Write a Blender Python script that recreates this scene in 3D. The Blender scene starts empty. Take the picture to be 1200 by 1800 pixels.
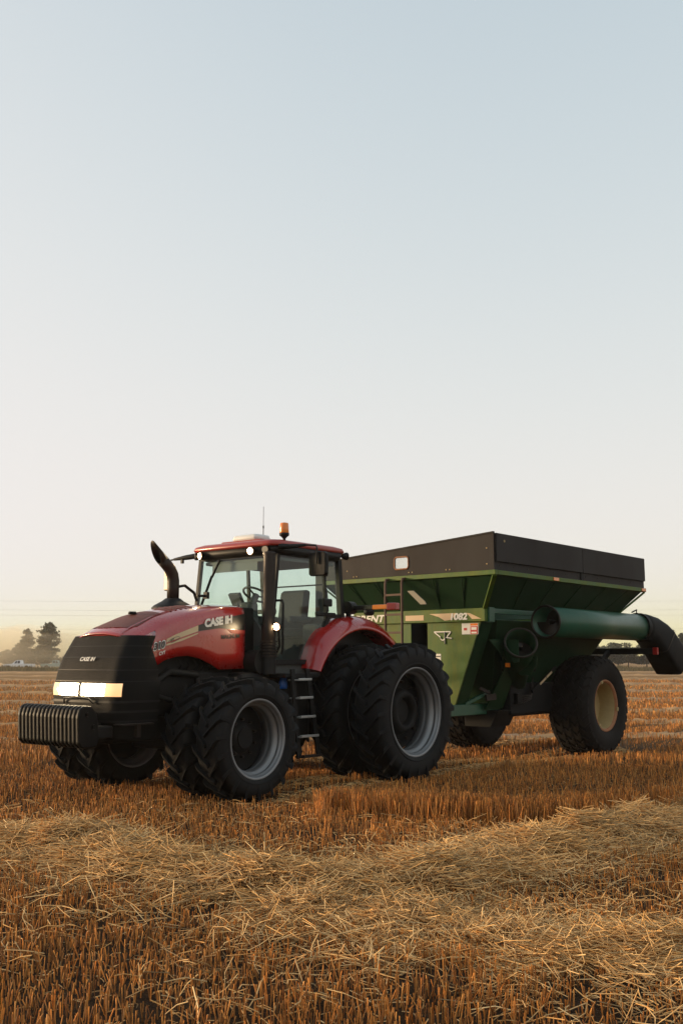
import bpy, bmesh, math, random
import numpy as np
from mathutils import Vector, Matrix
R = math.radians
random.seed(7); rng = np.random.default_rng(11)
sc = bpy.context.scene
COL = sc.collection
pi = math.pi

# ------------------------------------------------------------------ camera
cd = bpy.data.cameras.new('camera'); cam = bpy.data.objects.new('camera', cd); COL.objects.link(cam)
cd.sensor_fit = 'VERTICAL'; cd.sensor_height = 36; cd.sensor_width = 24; cd.lens = 35
cd.clip_start = .1; cd.clip_end = 20000
cam.location = (0, 0, 1.75)
cam.rotation_euler = (R(90 + 8.45), 0, 0)
sc.camera = cam

# ------------------------------------------------------------------ sky and sun
SUN_EL = R(5)
SUN_AZ = R(-78)            # measured from +Y (straight ahead) towards +X; negative = left
w = bpy.data.worlds.new('World'); sc.world = w; w.use_nodes = True
wn = w.node_tree.nodes; wl = w.node_tree.links
bg = wn['Background']
sky = wn.new('ShaderNodeTexSky'); sky.sky_type = 'NISHITA'; sky.sun_disc = False
sky.sun_elevation = SUN_EL; sky.sun_rotation = SUN_AZ
sky.altitude = 0; sky.air_density = 1.0; sky.dust_density = .8; sky.ozone_density = 1.2
sp_ = wn.new('ShaderNodeSeparateColor'); cb_ = wn.new('ShaderNodeCombineColor'); wl.new(sky.outputs[0], sp_.inputs[0])
for ch, (A_, B_) in enumerate(((1.34, .53), (1.29, .59), (1.275, .66))):     # thick evening air levels the sky off towards the horizon
    m1 = wn.new('ShaderNodeMath'); m1.operation = 'MULTIPLY'; m1.inputs[1].default_value = -1 / B_; wl.new(sp_.outputs[ch], m1.inputs[0])
    m2 = wn.new('ShaderNodeMath'); m2.operation = 'EXPONENT'; wl.new(m1.outputs[0], m2.inputs[0])
    m3 = wn.new('ShaderNodeMath'); m3.operation = 'MULTIPLY_ADD'; m3.inputs[1].default_value = -A_; m3.inputs[2].default_value = A_; wl.new(m2.outputs[0], m3.inputs[0])
    wl.new(m3.outputs[0], cb_.inputs[ch])
wl.new(cb_.outputs[0], bg.inputs[0])
bg.inputs[1].default_value = .147
sd = bpy.data.lights.new('sun', 'SUN'); sun = bpy.data.objects.new('sun', sd); COL.objects.link(sun)
sd.energy = 1.1; sd.angle = R(10); sd.color = (1, .72, .42)
to_sun = Vector((math.sin(SUN_AZ) * math.cos(SUN_EL), math.cos(SUN_AZ) * math.cos(SUN_EL), math.sin(SUN_EL)))
sun.rotation_euler = to_sun.to_track_quat('Z', 'Y').to_euler()
sc.view_settings.view_transform = 'Standard'; sc.view_settings.look = 'None'
sc.view_settings.exposure = 2.16; sc.view_settings.gamma = 1
sc.render.engine = 'CYCLES'
sc.cycles.use_denoising = True
sc.cycles.max_bounces = 8; sc.cycles.transparent_max_bounces = 24
sc.cycles.volume_bounces = 2
sc.cycles.caustics_reflective = False; sc.cycles.caustics_refractive = False

# ------------------------------------------------------------------ materials
def mat(name, col, rough=.6, metal=0., var=.12, scale=6., bump=0., bscale=60., coat=0., dust=0., dustcol=(.30, .22, .13), stretch=None, spec=.5, attr=None, emit=0):
    m = bpy.data.materials.new(name); m.use_nodes = True
    nt = m.node_tree; n = nt.nodes; l = nt.links; b = n['Principled BSDF']
    tc = n.new('ShaderNodeTexCoord'); vec = tc.outputs['Object']
    if stretch:
        mp = n.new('ShaderNodeMapping'); mp.inputs['Scale'].default_value = stretch
        l.new(vec, mp.inputs[0]); vec = mp.outputs[0]
    nz = n.new('ShaderNodeTexNoise'); nz.inputs['Scale'].default_value = scale; nz.inputs['Detail'].default_value = 6
    nz.inputs['Roughness'].default_value = .65
    l.new(vec, nz.inputs['Vector'])
    mx = n.new('ShaderNodeMix'); mx.data_type = 'RGBA'
    mx.inputs[6].default_value = (*[c * (1 - var) for c in col], 1)
    mx.inputs[7].default_value = (*[min(1, c * (1 + var)) for c in col], 1)
    l.new(nz.outputs[0], mx.inputs[0]); out = mx.outputs[2]
    if dust > 0:
        nd = n.new('ShaderNodeTexNoise'); nd.inputs['Scale'].default_value = scale * .45; nd.inputs['Detail'].default_value = 9
        nd.inputs['Roughness'].default_value = .75
        l.new(vec, nd.inputs['Vector'])
        mr = n.new('ShaderNodeMapRange'); mr.inputs[1].default_value = .42; mr.inputs[2].default_value = .75
        mr.inputs[3].default_value = dust * .12; mr.inputs[4].default_value = dust
        l.new(nd.outputs[0], mr.inputs[0])
        m2 = n.new('ShaderNodeMix'); m2.data_type = 'RGBA'; m2.inputs[7].default_value = (*dustcol, 1)
        l.new(mr.outputs[0], m2.inputs[0]); l.new(out, m2.inputs[6]); out = m2.outputs[2]
        ra = n.new('ShaderNodeMath'); ra.operation = 'MULTIPLY_ADD'; ra.inputs[1].default_value = .5; ra.inputs[2].default_value = rough
        ra.use_clamp = True
        l.new(mr.outputs[0], ra.inputs[0]); l.new(ra.outputs[0], b.inputs['Roughness'])
    if attr:
        at = n.new('ShaderNodeAttribute'); at.attribute_name = attr
        m3 = n.new('ShaderNodeMix'); m3.data_type = 'RGBA'; m3.blend_type = 'MULTIPLY'; m3.inputs[0].default_value = 1
        l.new(out, m3.inputs[6]); l.new(at.outputs['Color'], m3.inputs[7]); out = m3.outputs[2]
    l.new(out, b.inputs['Base Color'])
    if not dust: b.inputs['Roughness'].default_value = rough
    b.inputs['Metallic'].default_value = metal
    b.inputs['Specular IOR Level'].default_value = spec
    if coat: b.inputs['Coat Weight'].default_value = coat; b.inputs['Coat Roughness'].default_value = .08
    if bump:
        nb = n.new('ShaderNodeTexNoise'); nb.inputs['Scale'].default_value = bscale; nb.inputs['Detail'].default_value = 4
        l.new(vec, nb.inputs['Vector'])
        bp = n.new('ShaderNodeBump'); bp.inputs['Strength'].default_value = bump; bp.inputs['Distance'].default_value = .01
        l.new(nb.outputs[0], bp.inputs['Height']); l.new(bp.outputs[0], b.inputs['Normal'])
    if emit:
        b.inputs['Emission Color'].default_value = (*col, 1); b.inputs['Emission Strength'].default_value = emit
    return m

def glass(name, tint, refl=.09, rough=.02):
    m = bpy.data.materials.new(name); m.use_nodes = True; nt = m.node_tree; n = nt.nodes; l = nt.links
    n.remove(n['Principled BSDF']); o = n['Material Output']
    tr = n.new('ShaderNodeBsdfTransparent'); tr.inputs[0].default_value = (*tint, 1)
    gl = n.new('ShaderNodeBsdfGlossy'); gl.inputs['Roughness'].default_value = rough
    df = n.new('ShaderNodeBsdfDiffuse'); df.inputs[0].default_value = (.35, .4, .36, 1)
    lw = n.new('ShaderNodeLayerWeight'); lw.inputs[0].default_value = .5
    pw = n.new('ShaderNodeMath'); pw.operation = 'POWER'; pw.inputs[1].default_value = 4.5; l.new(lw.outputs['Facing'], pw.inputs[0])
    fr = n.new('ShaderNodeMath'); fr.operation = 'MULTIPLY_ADD'; fr.inputs[1].default_value = .85; fr.inputs[2].default_value = .045; l.new(pw.outputs[0], fr.inputs[0])
    m1 = n.new('ShaderNodeMixShader'); m2 = n.new('ShaderNodeMixShader')
    nz = n.new('ShaderNodeTexNoise'); nz.inputs['Scale'].default_value = 3; nz.inputs['Detail'].default_value = 8
    tc = n.new('ShaderNodeTexCoord'); l.new(tc.outputs['Object'], nz.inputs['Vector'])
    mr = n.new('ShaderNodeMapRange'); mr.inputs[3].default_value = .01; mr.inputs[4].default_value = .09; mr.inputs[1].default_value = .3
    l.new(nz.outputs[0], mr.inputs[0])
    l.new(mr.outputs[0], m2.inputs[0]); l.new(tr.outputs[0], m2.inputs[1]); l.new(df.outputs[0], m2.inputs[2])
    l.new(fr.outputs[0], m1.inputs[0]); l.new(m2.outputs[0], m1.inputs[1]); l.new(gl.outputs[0], m1.inputs[2])
    l.new(m1.outputs[0], o.inputs[0])
    return m

def emis(name, col, s):
    m = bpy.data.materials.new(name); m.use_nodes = True; n = m.node_tree.nodes
    b = n['Principled BSDF']; b.inputs['Base Color'].default_value = (.8, .8, .8, 1)
    b.inputs['Emission Color'].default_value = (*col, 1); b.inputs['Emission Strength'].default_value = s
    return m

M = {}
M['red'] = mat('red_paint', (.36, .007, .006), .26, var=.12, scale=3, coat=1.0, dust=.08)
M['redroof'] = mat('red_roof_plastic', (.34, .012, .010), .38, var=.12, scale=4, coat=.2, dust=.3)
M['redmesh'] = mat('hood_screen_mesh', (.13, .016, .018), .6, var=.4, scale=160, bump=.4, bscale=220, dust=.4)
M['black'] = mat('black_plastic', (.007, .007, .007), .5, var=.3, scale=5, dust=.10, dustcol=(.04, .03, .02), spec=.25)
M['grille'] = mat('black_grille_mesh', (.0042, .0042, .0042), .6, var=.4, scale=90, bump=.5, bscale=260, dust=.10, dustcol=(.03, .022, .015), spec=.12)
M['iron'] = mat('black_cast_iron', (.0045, .0045, .0042), .42, var=.3, scale=14, bump=.3, bscale=90, dust=.04, dustcol=(.02, .017, .014), spec=.15)
M['dark'] = mat('dark_chassis', (.008, .008, .008), .65, var=.4, scale=8, dust=.06, dustcol=(.03, .022, .015), spec=.2)
M['rubber'] = mat('tyre_rubber', (.0062, .0068, .0075), .62, var=.25, scale=7, bump=.3, bscale=60, dust=.2, dustcol=(.026, .022, .018), spec=.18)
M['oldrubber'] = mat('worn_brown_rubber', (.0095, .0080, .0072), .75, var=.35, scale=7, bump=.5, bscale=40, dust=.3, dustcol=(.03, .02, .014), spec=.2)
M['silver'] = mat('silver_wheel_paint', (.21, .22, .23), .42, metal=.55, var=.12, scale=5, dust=.22, dustcol=(.2, .15, .1))
M['steelgrey'] = mat('exhaust_steel', (.028, .022, .019), .42, metal=.4, var=.3, scale=6, dust=.25, dustcol=(.07, .045, .028), spec=.3)
M['alu'] = mat('bright_aluminium', (.55, .55, .53), .4, metal=.7, var=.15, scale=20, dust=.2)
M['white'] = mat('white_plastic', (.75, .74, .70), .45, var=.06, scale=8, dust=.15)
M['decalw'] = mat('white_decal', (.78, .75, .68), .35, var=.04, scale=10)
M['decalc'] = mat('cream_stripe_decal', (.62, .47, .28), .22, var=.12, scale=4)
M['decalb'] = mat('black_decal', (.012, .012, .012), .3, var=.1)
M['decalr'] = mat('red_decal', (.5, .03, .02), .4, var=.1)
M['decalg'] = mat('tan_decal', (.60, .42, .24), .4, var=.15, scale=5)
M['seat'] = mat('seat_fabric', (.03, .034, .034), .8, var=.3, scale=30, bump=.3)
M['interior'] = mat('cab_interior', (.06, .062, .058), .7, var=.2, scale=8)
M['liner'] = mat('cab_roof_liner', (.22, .23, .22), .8, var=.1)
M['glass'] = glass('green_tinted_cab_glass', (.83, .945, .915))
M['lens'] = glass('clear_lamp_lens', (.9, .88, .82))
M['lamp'] = emis('lit_headlamp', (1, .80, .52), 9)
M['lampspot'] = emis('lit_work_lamp', (1, .74, .42), 40)
M['lamphalo'] = emis('painted_lamp_halo', (1, .46, .14), .30)  # self-glowing surround, paints in the warm halo round the lamp cores
M['lampoff'] = mat('unlit_lamp_reflector', (.55, .45, .33), .25, metal=.5, var=.2, scale=30)
M['amber'] = mat('amber_lens', (.85, .22, .02), .25, var=.1, coat=.5)
M['beacon'] = emis('lit_amber_beacon', (1, .16, .01), 4)
M['redlens'] = mat('red_lens', (.35, .01, .008), .3, var=.1, coat=.5)
M['blue'] = mat('blue_cap', (.02, .12, .45), .4, var=.1)
M['green'] = mat('green_cart_paint_sunlit', (.036, .105, .012), .42, var=.35, scale=7, dust=.6, dustcol=(.21, .185, .02), bump=.08, bscale=20, stretch=(1, 1, .3), spec=.3)  # dust colour yellowed to paint in warm low sun on the panels
M['greenshade'] = mat('green_cart_paint_shaded', (.0075, .034, .012), .5, var=.3, scale=3, dust=.22, dustcol=(.025, .03, .012), bump=.08, bscale=20, stretch=(1, 1, .4), spec=.25)  # darkened copy of the cart green, shade under the hopper painted in
M['teal'] = mat('green_auger_paint', (.014, .085, .048), .32, var=.25, scale=4, dust=.22, dustcol=(.12, .13, .07), bump=.06, bscale=15)
M['ext'] = mat('dark_brown_extension_sheet', (.019, .0155, .014), .62, var=.3, scale=2.5, dust=.35, dustcol=(.04, .027, .021), bump=.1, bscale=12, stretch=(1, 1, .35), spec=.25)
M['ladder'] = mat('dull_brown_ladder', (.085, .042, .024), .7, var=.3, scale=10)
M['rust'] = mat('rusty_orange_rim', (.30, .10, .03), .7, var=.5, scale=16, dust=.4, dustcol=(.42, .34, .22))
M['oldcream'] = mat('weathered_cream_rim', (.42, .30, .13), .6, var=.25, scale=6, dust=.45, dustcol=(.2, .16, .07))
M['pane'] = glass('cart_window_pane', (.93, .93, .9))
M['paneg'] = mat('frosted_window_pane', (.55, .52, .44), .35, var=.1, scale=10)
M['truckw'] = mat('white_truck_paint', (.72, .73, .73), .3, var=.05, coat=.5)
M['truckt'] = mat('pale_teal_paint', (.25, .38, .38), .4, var=.1)
M['darkglass'] = mat('dark_window_glass', (.02, .025, .03), .08, var=.1)
M['wood'] = mat('pole_wood', (.09, .06, .04), .8, var=.3, scale=10)
M['wire'] = mat('cable', (.05, .05, .05), .6, var=.1)
M['bark'] = mat('tree_bark', (.05, .035, .022), .9, var=.3, scale=8)
M['leaf1'] = mat('olive_foliage', (.055, .055, .020), .7, var=.4, scale=.6)
M['leaf2'] = mat('dark_foliage', (.026, .036, .020), .7, var=.4, scale=.6)
M['stubble'] = mat('stubble_straw', (.60, .25, .052), .75, var=.2, scale=3, attr='tint')
M['straw'] = mat('loose_straw', (.82, .51, .19), .7, var=.18, scale=3, attr='tint')
M['grass'] = mat('dry_verge_grass', (.22, .16, .06), .8, var=.3, scale=1, attr='tint')

# ------------------------------------------------------------------ mesh helpers
class MB:
    def __init__(s): s.v = []; s.f = []; s.sm = []
    def add(s, vs, fs, smooth=False):
        o = len(s.v); s.v += [tuple(p) for p in vs]; s.f += [tuple(i + o for i in f) for f in fs]; s.sm += [smooth] * len(fs)
        return s
    def box(s, lo, hi, bev=0.):
        x0, y0, z0 = lo; x1, y1, z1 = hi
        if bev <= 0:
            v = [(x0, y0, z0), (x1, y0, z0), (x1, y1, z0), (x0, y1, z0), (x0, y0, z1), (x1, y0, z1), (x1, y1, z1), (x0, y1, z1)]
            return s.add(v, [(3, 2, 1, 0), (4, 5, 6, 7), (0, 1, 5, 4), (1, 2, 6, 5), (2, 3, 7, 6), (3, 0, 4, 7)])
        bm = bmesh.new(); bmesh.ops.create_cube(bm, size=1)
        for v in bm.verts:
            v.co = Vector(((x0 + x1) / 2 + v.co.x * (x1 - x0), (y0 + y1) / 2 + v.co.y * (y1 - y0), (z0 + z1) / 2 + v.co.z * (z1 - z0)))
        bmesh.ops.bevel(bm, geom=bm.edges[:] + bm.verts[:], offset=bev, segments=2, affect='EDGES', profile=.5)
        return s.bm(bm)
    def bm(s, bm, smooth=False):
        bm.verts.index_update()
        s.add([v.co[:] for v in bm.verts], [[v.index for v in f.verts] for f in bm.faces], smooth); bm.free(); return s
    def prism(s, poly, axis, a, b, bev=0.):
        """poly: 2D points in the two other axes (cyclic order), extruded along axis from a to b"""
        n = len(poly)
        def p3(p, t):
            if axis == 0: return (t, p[0], p[1])
            if axis == 1: return (p[0], t, p[1])
            return (p[0], p[1], t)
        bm = bmesh.new()
        v0 = [bm.verts.new(p3(p, a)) for p in poly]; v1 = [bm.verts.new(p3(p, b)) for p in poly]
        bm.faces.new(v0[::-1]); bm.faces.new(v1)
        for i in range(n): bm.faces.new((v0[i], v0[(i + 1) % n], v1[(i + 1) % n], v1[i]))
        bmesh.ops.recalc_face_normals(bm, faces=bm.faces[:])
        if bev: bmesh.ops.bevel(bm, geom=bm.edges[:] + bm.verts[:], offset=bev, segments=2, affect='EDGES', profile=.5, clamp_overlap=True)
        return s.bm(bm)
    def tube(s, pts, r, seg=10, caps=True, smooth=True):
        pts = [Vector(p) for p in pts]; n = len(pts)
        rr = r if isinstance(r, (list, tuple)) else [r] * n
        vs = []; fs = []; up = None
        for i, p in enumerate(pts):
            t = (pts[min(i + 1, n - 1)] - pts[max(i - 1, 0)]).normalized()
            if up is None: up = Vector((0, 0, 1)) if abs(t.z) < .9 else Vector((1, 0, 0))
            a = t.cross(up).normalized(); b = a.cross(t).normalized(); up = b
            for k in range(seg):
                q = 2 * pi * k / seg
                vs.append(p + (a * math.cos(q) + b * math.sin(q)) * rr[i])
        for i in range(n - 1):
            for k in range(seg):
                k2 = (k + 1) % seg
                fs.append((i * seg + k, i * seg + k2, (i + 1) * seg + k2, (i + 1) * seg + k))
        s.add(vs, fs, smooth)
        if caps: s.add(vs[:seg], [tuple(range(seg))[::-1]]); s.add(vs[-seg:], [tuple(range(seg))])
        return s
    def beam(s, p0, p1, wd, ht):
        """rectangular bar from p0 to p1"""
        p0 = Vector(p0); p1 = Vector(p1); t = (p1 - p0).normalized()
        up = Vector((0, 0, 1)) if abs(t.z) < .95 else Vector((1, 0, 0))
        a = t.cross(up).normalized() * wd / 2; b = a.cross(t).normalized() * ht / 2
        v = [p0 - a - b, p0 + a - b, p0 + a + b, p0 - a + b, p1 - a - b, p1 + a - b, p1 + a + b, p1 - a + b]
        return s.add(v, [(0, 1, 2, 3), (7, 6, 5, 4), (0, 4, 5, 1), (1, 5, 6, 2), (2, 6, 7, 3), (3, 7, 4, 0)])
    def lathe_y(s, prof, c, seg=48, closed=False, smooth=True):
        """prof: (y, r) pairs turned about the y axis through c"""
        n = len(prof); vs = []; fs = []
        for k in range(seg):
            a = 2 * pi * k / seg
            for (y, r) in prof: vs.append((c[0] + r * math.sin(a), c[1] + y, c[2] + r * math.cos(a)))
        for k in range(seg):
            k2 = (k + 1) % seg
            for j in range(n if closed else n - 1):
                j2 = (j + 1) % n
                fs.append((k * n + j, k * n + j2, k2 * n + j2, k2 * n + j))
        return s.add(vs, fs, smooth)
    def lathe_z(s, prof, c, seg=32, smooth=True):
        n = len(prof); vs = []; fs = []
        for k in range(seg):
            a = 2 * pi * k / seg
            for (r, z) in prof: vs.append((c[0] + r * math.cos(a), c[1] + r * math.sin(a), c[2] + z))
        for k in range(seg):
            k2 = (k + 1) % seg
            for j in range(n - 1): fs.append((k * n + j, k2 * n + j, k2 * n + j + 1, k * n + j + 1))
        return s.add(vs, fs, smooth)
    def grid(s, rows, smooth=True):
        m = len(rows[0]); vs = [p for r in rows for p in r]; fs = []
        for i in range(len(rows) - 1):
            for j in range(m - 1): fs.append((i * m + j, i * m + j + 1, (i + 1) * m + j + 1, (i + 1) * m + j))
        return s.add(vs, fs, smooth)
    def build(s, name, m, parent=None, fix=True):
        me = bpy.data.meshes.new(name); me.from_pydata(s.v, [], s.f)
        me.polygons.foreach_set('use_smooth', s.sm)
        if fix:
            bm = bmesh.new(); bm.from_mesh(me); bmesh.ops.recalc_face_normals(bm, faces=bm.faces[:]); bm.to_mesh(me); bm.free()
        me.materials.append(M[m] if isinstance(m, str) else m); me.update()
        o = bpy.data.objects.new(name, me); COL.objects.link(o)
        if parent: o.parent = parent
        return o
def tag(o, label, cat=None, group=None, kind=None):
    if label: o['label'] = label
    if cat: o['category'] = cat
    if group: o['group'] = group
    if kind: o['kind'] = kind
    return o
def empty(name, loc, rz=0):
    o = bpy.data.objects.new(name, None); COL.objects.link(o); o.location = loc; o.rotation_euler = (0, 0, rz); o.empty_display_size = .3
    return o
def dup(o, parent=None, loc=None):
    c = o.copy(); COL.objects.link(c); c.parent = parent
    if loc is not None: c.location = loc
    for ch in list(o.children): dup(ch, c)
    return c

def lettering(body, name, m, parent, o, right, up, width, height, shear=0., thick=.003, bold=.0):
    cu = bpy.data.curves.new('t', 'FONT'); cu.body = body; cu.extrude = .01; cu.offset = bold; cu.resolution_u = 4
    ob = bpy.data.objects.new('t', cu); COL.objects.link(ob)
    dg = bpy.context.evaluated_depsgraph_get(); me = bpy.data.meshes.new_from_object(ob.evaluated_get(dg))
    n = len(me.vertices); a = np.empty(n * 3); me.vertices.foreach_get('co', a); a = a.reshape(-1, 3)
    a[:, 0] += a[:, 1] * shear
    lo = a.min(0); sz = a.max(0) - lo; u = (a - lo) / sz
    rt = Vector(right).normalized(); upv = Vector(up).normalized(); nr = rt.cross(upv)
    P = np.array(o)[None] + u[:, :1] * width * np.array(rt) + u[:, 1:2] * height * np.array(upv) + u[:, 2:3] * thick * np.array(nr)
    me.vertices.foreach_set('co', P.ravel()); me.update()
    me.materials.clear(); me.materials.append(M[m])
    bpy.data.objects.remove(ob); bpy.data.curves.remove(cu)
    t = bpy.data.objects.new(name, me); COL.objects.link(t); t.parent = parent
    return t

def sstep(a, b, x): t = np.clip((x - a) / (b - a), 0, 1); return t * t * (3 - 2 * t)
def gh(x, y):
    """height of the ground"""
    x = np.asarray(x, float); y = np.asarray(y, float)
    d = -.12 * sstep(17.5, 20.5, y)
    near = 1 - sstep(40, 90, np.hypot(x, y))
    return d + near * .014 * (np.sin(x * 1.7 + y * .6) + np.sin(y * 1.3 - x * .5 + 1)) - .02

# ------------------------------------------------------------------ ground
def axis_pts():
    a = np.concatenate([np.arange(-30, 30.01, .5), np.arange(32, 80, 3), np.geomspace(84, 6000, 26)])
    return np.unique(np.concatenate([a, -a[a > 30]]))
gx = axis_pts(); gy = np.concatenate([[-3000, -800, -200, -60, -20], np.arange(-6, 40.01, .5), np.arange(42, 90, 3), np.geomspace(95, 6000, 26)])
X, Y = np.meshgrid(gx, gy); Z = gh(X, Y)
mb = MB(); mb.v = list(map(tuple, np.stack([X, Y, Z], -1).reshape(-1, 3).tolist()))
nx = len(gx)
mb.f = [(j * nx + i, j * nx + i + 1, (j + 1) * nx + i + 1, (j + 1) * nx + i) for j in range(len(gy) - 1) for i in range(nx - 1)]
mb.sm = [True] * len(mb.f)
gm_ = bpy.data.materials.new('field_soil_and_stubble'); gm_.use_nodes = True
n = gm_.node_tree.nodes; l = gm_.node_tree.links; b = n['Principled BSDF']; b.inputs['Roughness'].default_value = .95; b.inputs['Specular IOR Level'].default_value = .1
geo = n.new('ShaderNodeNewGeometry')
def nnode(scale, det, vec, rough=.6):
    z = n.new('ShaderNodeTexNoise'); z.inputs['Scale'].default_value = scale; z.inputs['Detail'].default_value = det; z.inputs['Roughness'].default_value = rough
    l.new(vec, z.inputs['Vector']); return z.outputs[0]
def ramp(fac, stops):
    r = n.new('ShaderNodeValToRGB'); e = r.color_ramp.elements
    while len(e) < len(stops): e.new(.5)
    for k, (p, c) in enumerate(stops): e[k].position = p; e[k].color = (*c, 1)
    l.new(fac, r.inputs[0]); return r.outputs[0]
mp = n.new('ShaderNodeMapping'); mp.inputs['Rotation'].default_value = (0, 0, R(-8)); mp.inputs['Scale'].default_value = (.012, .22, 1)
l.new(geo.outputs['Position'], mp.inputs[0])
bands = nnode(1.0, 8, mp.outputs[0], .7)
fine = nnode(9, 6, geo.outputs['Position'], .7)
soil = ramp(fine, [(.3, (.018, .011, .007)), (.6, (.055, .03, .014)), (.78, (.16, .085, .035))])
farc = ramp(bands, [(.32, (.22, .105, .036)), (.5, (.36, .195, .072)), (.66, (.46, .28, .11))])
fm = n.new('ShaderNodeMix'); fm.data_type = 'RGBA'; fm.blend_type = 'MULTIPLY'; fm.inputs[0].default_value = .8
fr2 = ramp(nnode(2.2, 8, geo.outputs['Position'], .8), [(.3, (.55, .5, .45)), (.62, (1, 1, 1))])
l.new(farc, fm.inputs[6]); l.new(fr2, fm.inputs[7])
sx = n.new('ShaderNodeVectorMath'); sx.operation = 'LENGTH'; l.new(geo.outputs['Position'], sx.inputs[0])
mr = n.new('ShaderNodeMapRange'); mr.inputs[1].default_value = 18; mr.inputs[2].default_value = 45; l.new(sx.outputs['Value'], mr.inputs[0])
mx = n.new('ShaderNodeMix'); mx.data_type = 'RGBA'; l.new(mr.outputs[0], mx.inputs[0]); l.new(soil, mx.inputs[6]); l.new(fm.outputs[2], mx.inputs[7])
l.new(mx.outputs[2], b.inputs['Base Color'])
bp = n.new('ShaderNodeBump'); bp.inputs['Strength'].default_value = .9; bp.inputs['Distance'].default_value = .12
l.new(nnode(4, 6, geo.outputs['Position'], .75), bp.inputs['Height']); l.new(bp.outputs[0], b.inputs['Normal'])
ground = mb.build('ground', gm_, fix=False); tag(ground, 'harvested wheat field running out to the tree line', kind='structure')

# ------------------------------------------------------------------ TRACTOR
TX, TY, TH = -.459, 16.381, 51.384
tr = empty('tractor', (TX, TY, 0), R(TH + 180))
tag(tr, 'red four wheel drive tractor with dual wheels and lit headlights in the stubble', 'tractor')
WB = 3.055

def tyre_mesh(Rr, W, rim, nl, lugh, lugw, sweep, sgn_rot=1, seg=72):
    """tyre about the y axis at the origin; tread outside radius Rr, width W"""
    mb = MB(); h = W / 2; rc = Rr - lugh
    prof = [(-h * .80, rim), (-h * .93, rim + .02), (-h * 1.0, rim + (rc - rim) * .35), (-h * 1.0, rim + (rc - rim) * .62), (-h * .93, rc - .035), (-h * .72, rc - .008), (-h * .3, rc),
            (h * .3, rc), (h * .72, rc - .008), (h * .93, rc - .035), (h * 1.0, rim + (rc - rim) * .62), (h * 1.0, rim + (rc - rim) * .35), (h * .93, rim + .02), (h * .80, rim), (h * .6, rim - .02), (-h * .6, rim - .02)]
    mb.lathe_y(prof, (0, 0, 0), seg, closed=True)
    # moulded sidewall rings
    for sd_ in (-1, 1):
        mb.lathe_y([(sd_ * h * .985, rim + .055), (sd_ * h * 1.02, rim + .065), (sd_ * h * .985, rim + .08)], (0, 0, 0), seg)
    base = lambda t: np.interp(t, [0, .3, .72, .93, 1.0, 1.02], [rc, rc, rc - .008, rc - .035, rc - .085, rc - .13])
    pitch = 2 * pi / nl
    for sd_ in (-1, 1):
        for k in range(nl):
            a0 = k * pitch + (pitch / 2 if sd_ > 0 else 0)
            ts = [1.03, .97, .80, .45, .08, -.07]
            rows = []
            for t in ts:
                tt = abs(t); rr = base(min(tt, 1.02))
                top = Rr - .004 if tt < .9 else (Rr - .02 if tt < 1 else rr + lugh * .45)
                cen = a0 + sweep * max(0., 1 - max(t, 0)) ** .9 * sgn_rot - (sweep * .07 if t < 0 else 0) * -1
                hw0 = lugw / 2 / Rr * (1.25 if t > .8 else 1.1); hw1 = lugw / 2 / Rr * .85
                y = sd_ * t * h
                P = lambda r, a: (r * math.sin(a), y, r * math.cos(a))
                rows.append([P(rr - .03, cen - hw0), P(top, cen - hw1), P(top, cen + hw1), P(rr - .03, cen + hw0)])
            vs = [p for r in rows for p in r]; fs = []
            for i in range(len(rows) - 1):
                for j in range(3): fs.append((i * 4 + j, i * 4 + j + 1, i * 4 + j + 5, i * 4 + j + 4))
            fs += [(0, 1, 2, 3), (len(vs) - 4, len(vs) - 3, len(vs) - 2, len(vs) - 1)]
            mb.add(vs, fs)
    return mb

def rim_mesh(rimr, W, deep, disc_r):
    h = W / 2
    mb = MB()
    mb.lathe_y([(h * .86, rimr + .025), (h * .90, rimr + .012), (h * .88, rimr - .012), (h * .80, rimr - .022), (h * .74, rimr - .020), (h * .70, rimr - .040), (h * .55, rimr - .044), (h * .53, rimr - .034), (h * .47, rimr - .034), (h * .45, rimr - .070), (h * .1, rimr - .090), (0., rimr - .075), (-h * .06, rimr - .09),
                (-h * .2, rimr - .085), (-h * .5, rimr - .07), (-h * .62, rimr - .035), (-h * .88, rimr - .012), (-h * .9, rimr + .012), (-h * .86, rimr + .025)], (0, 0, 0), 72)
    return mb

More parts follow.
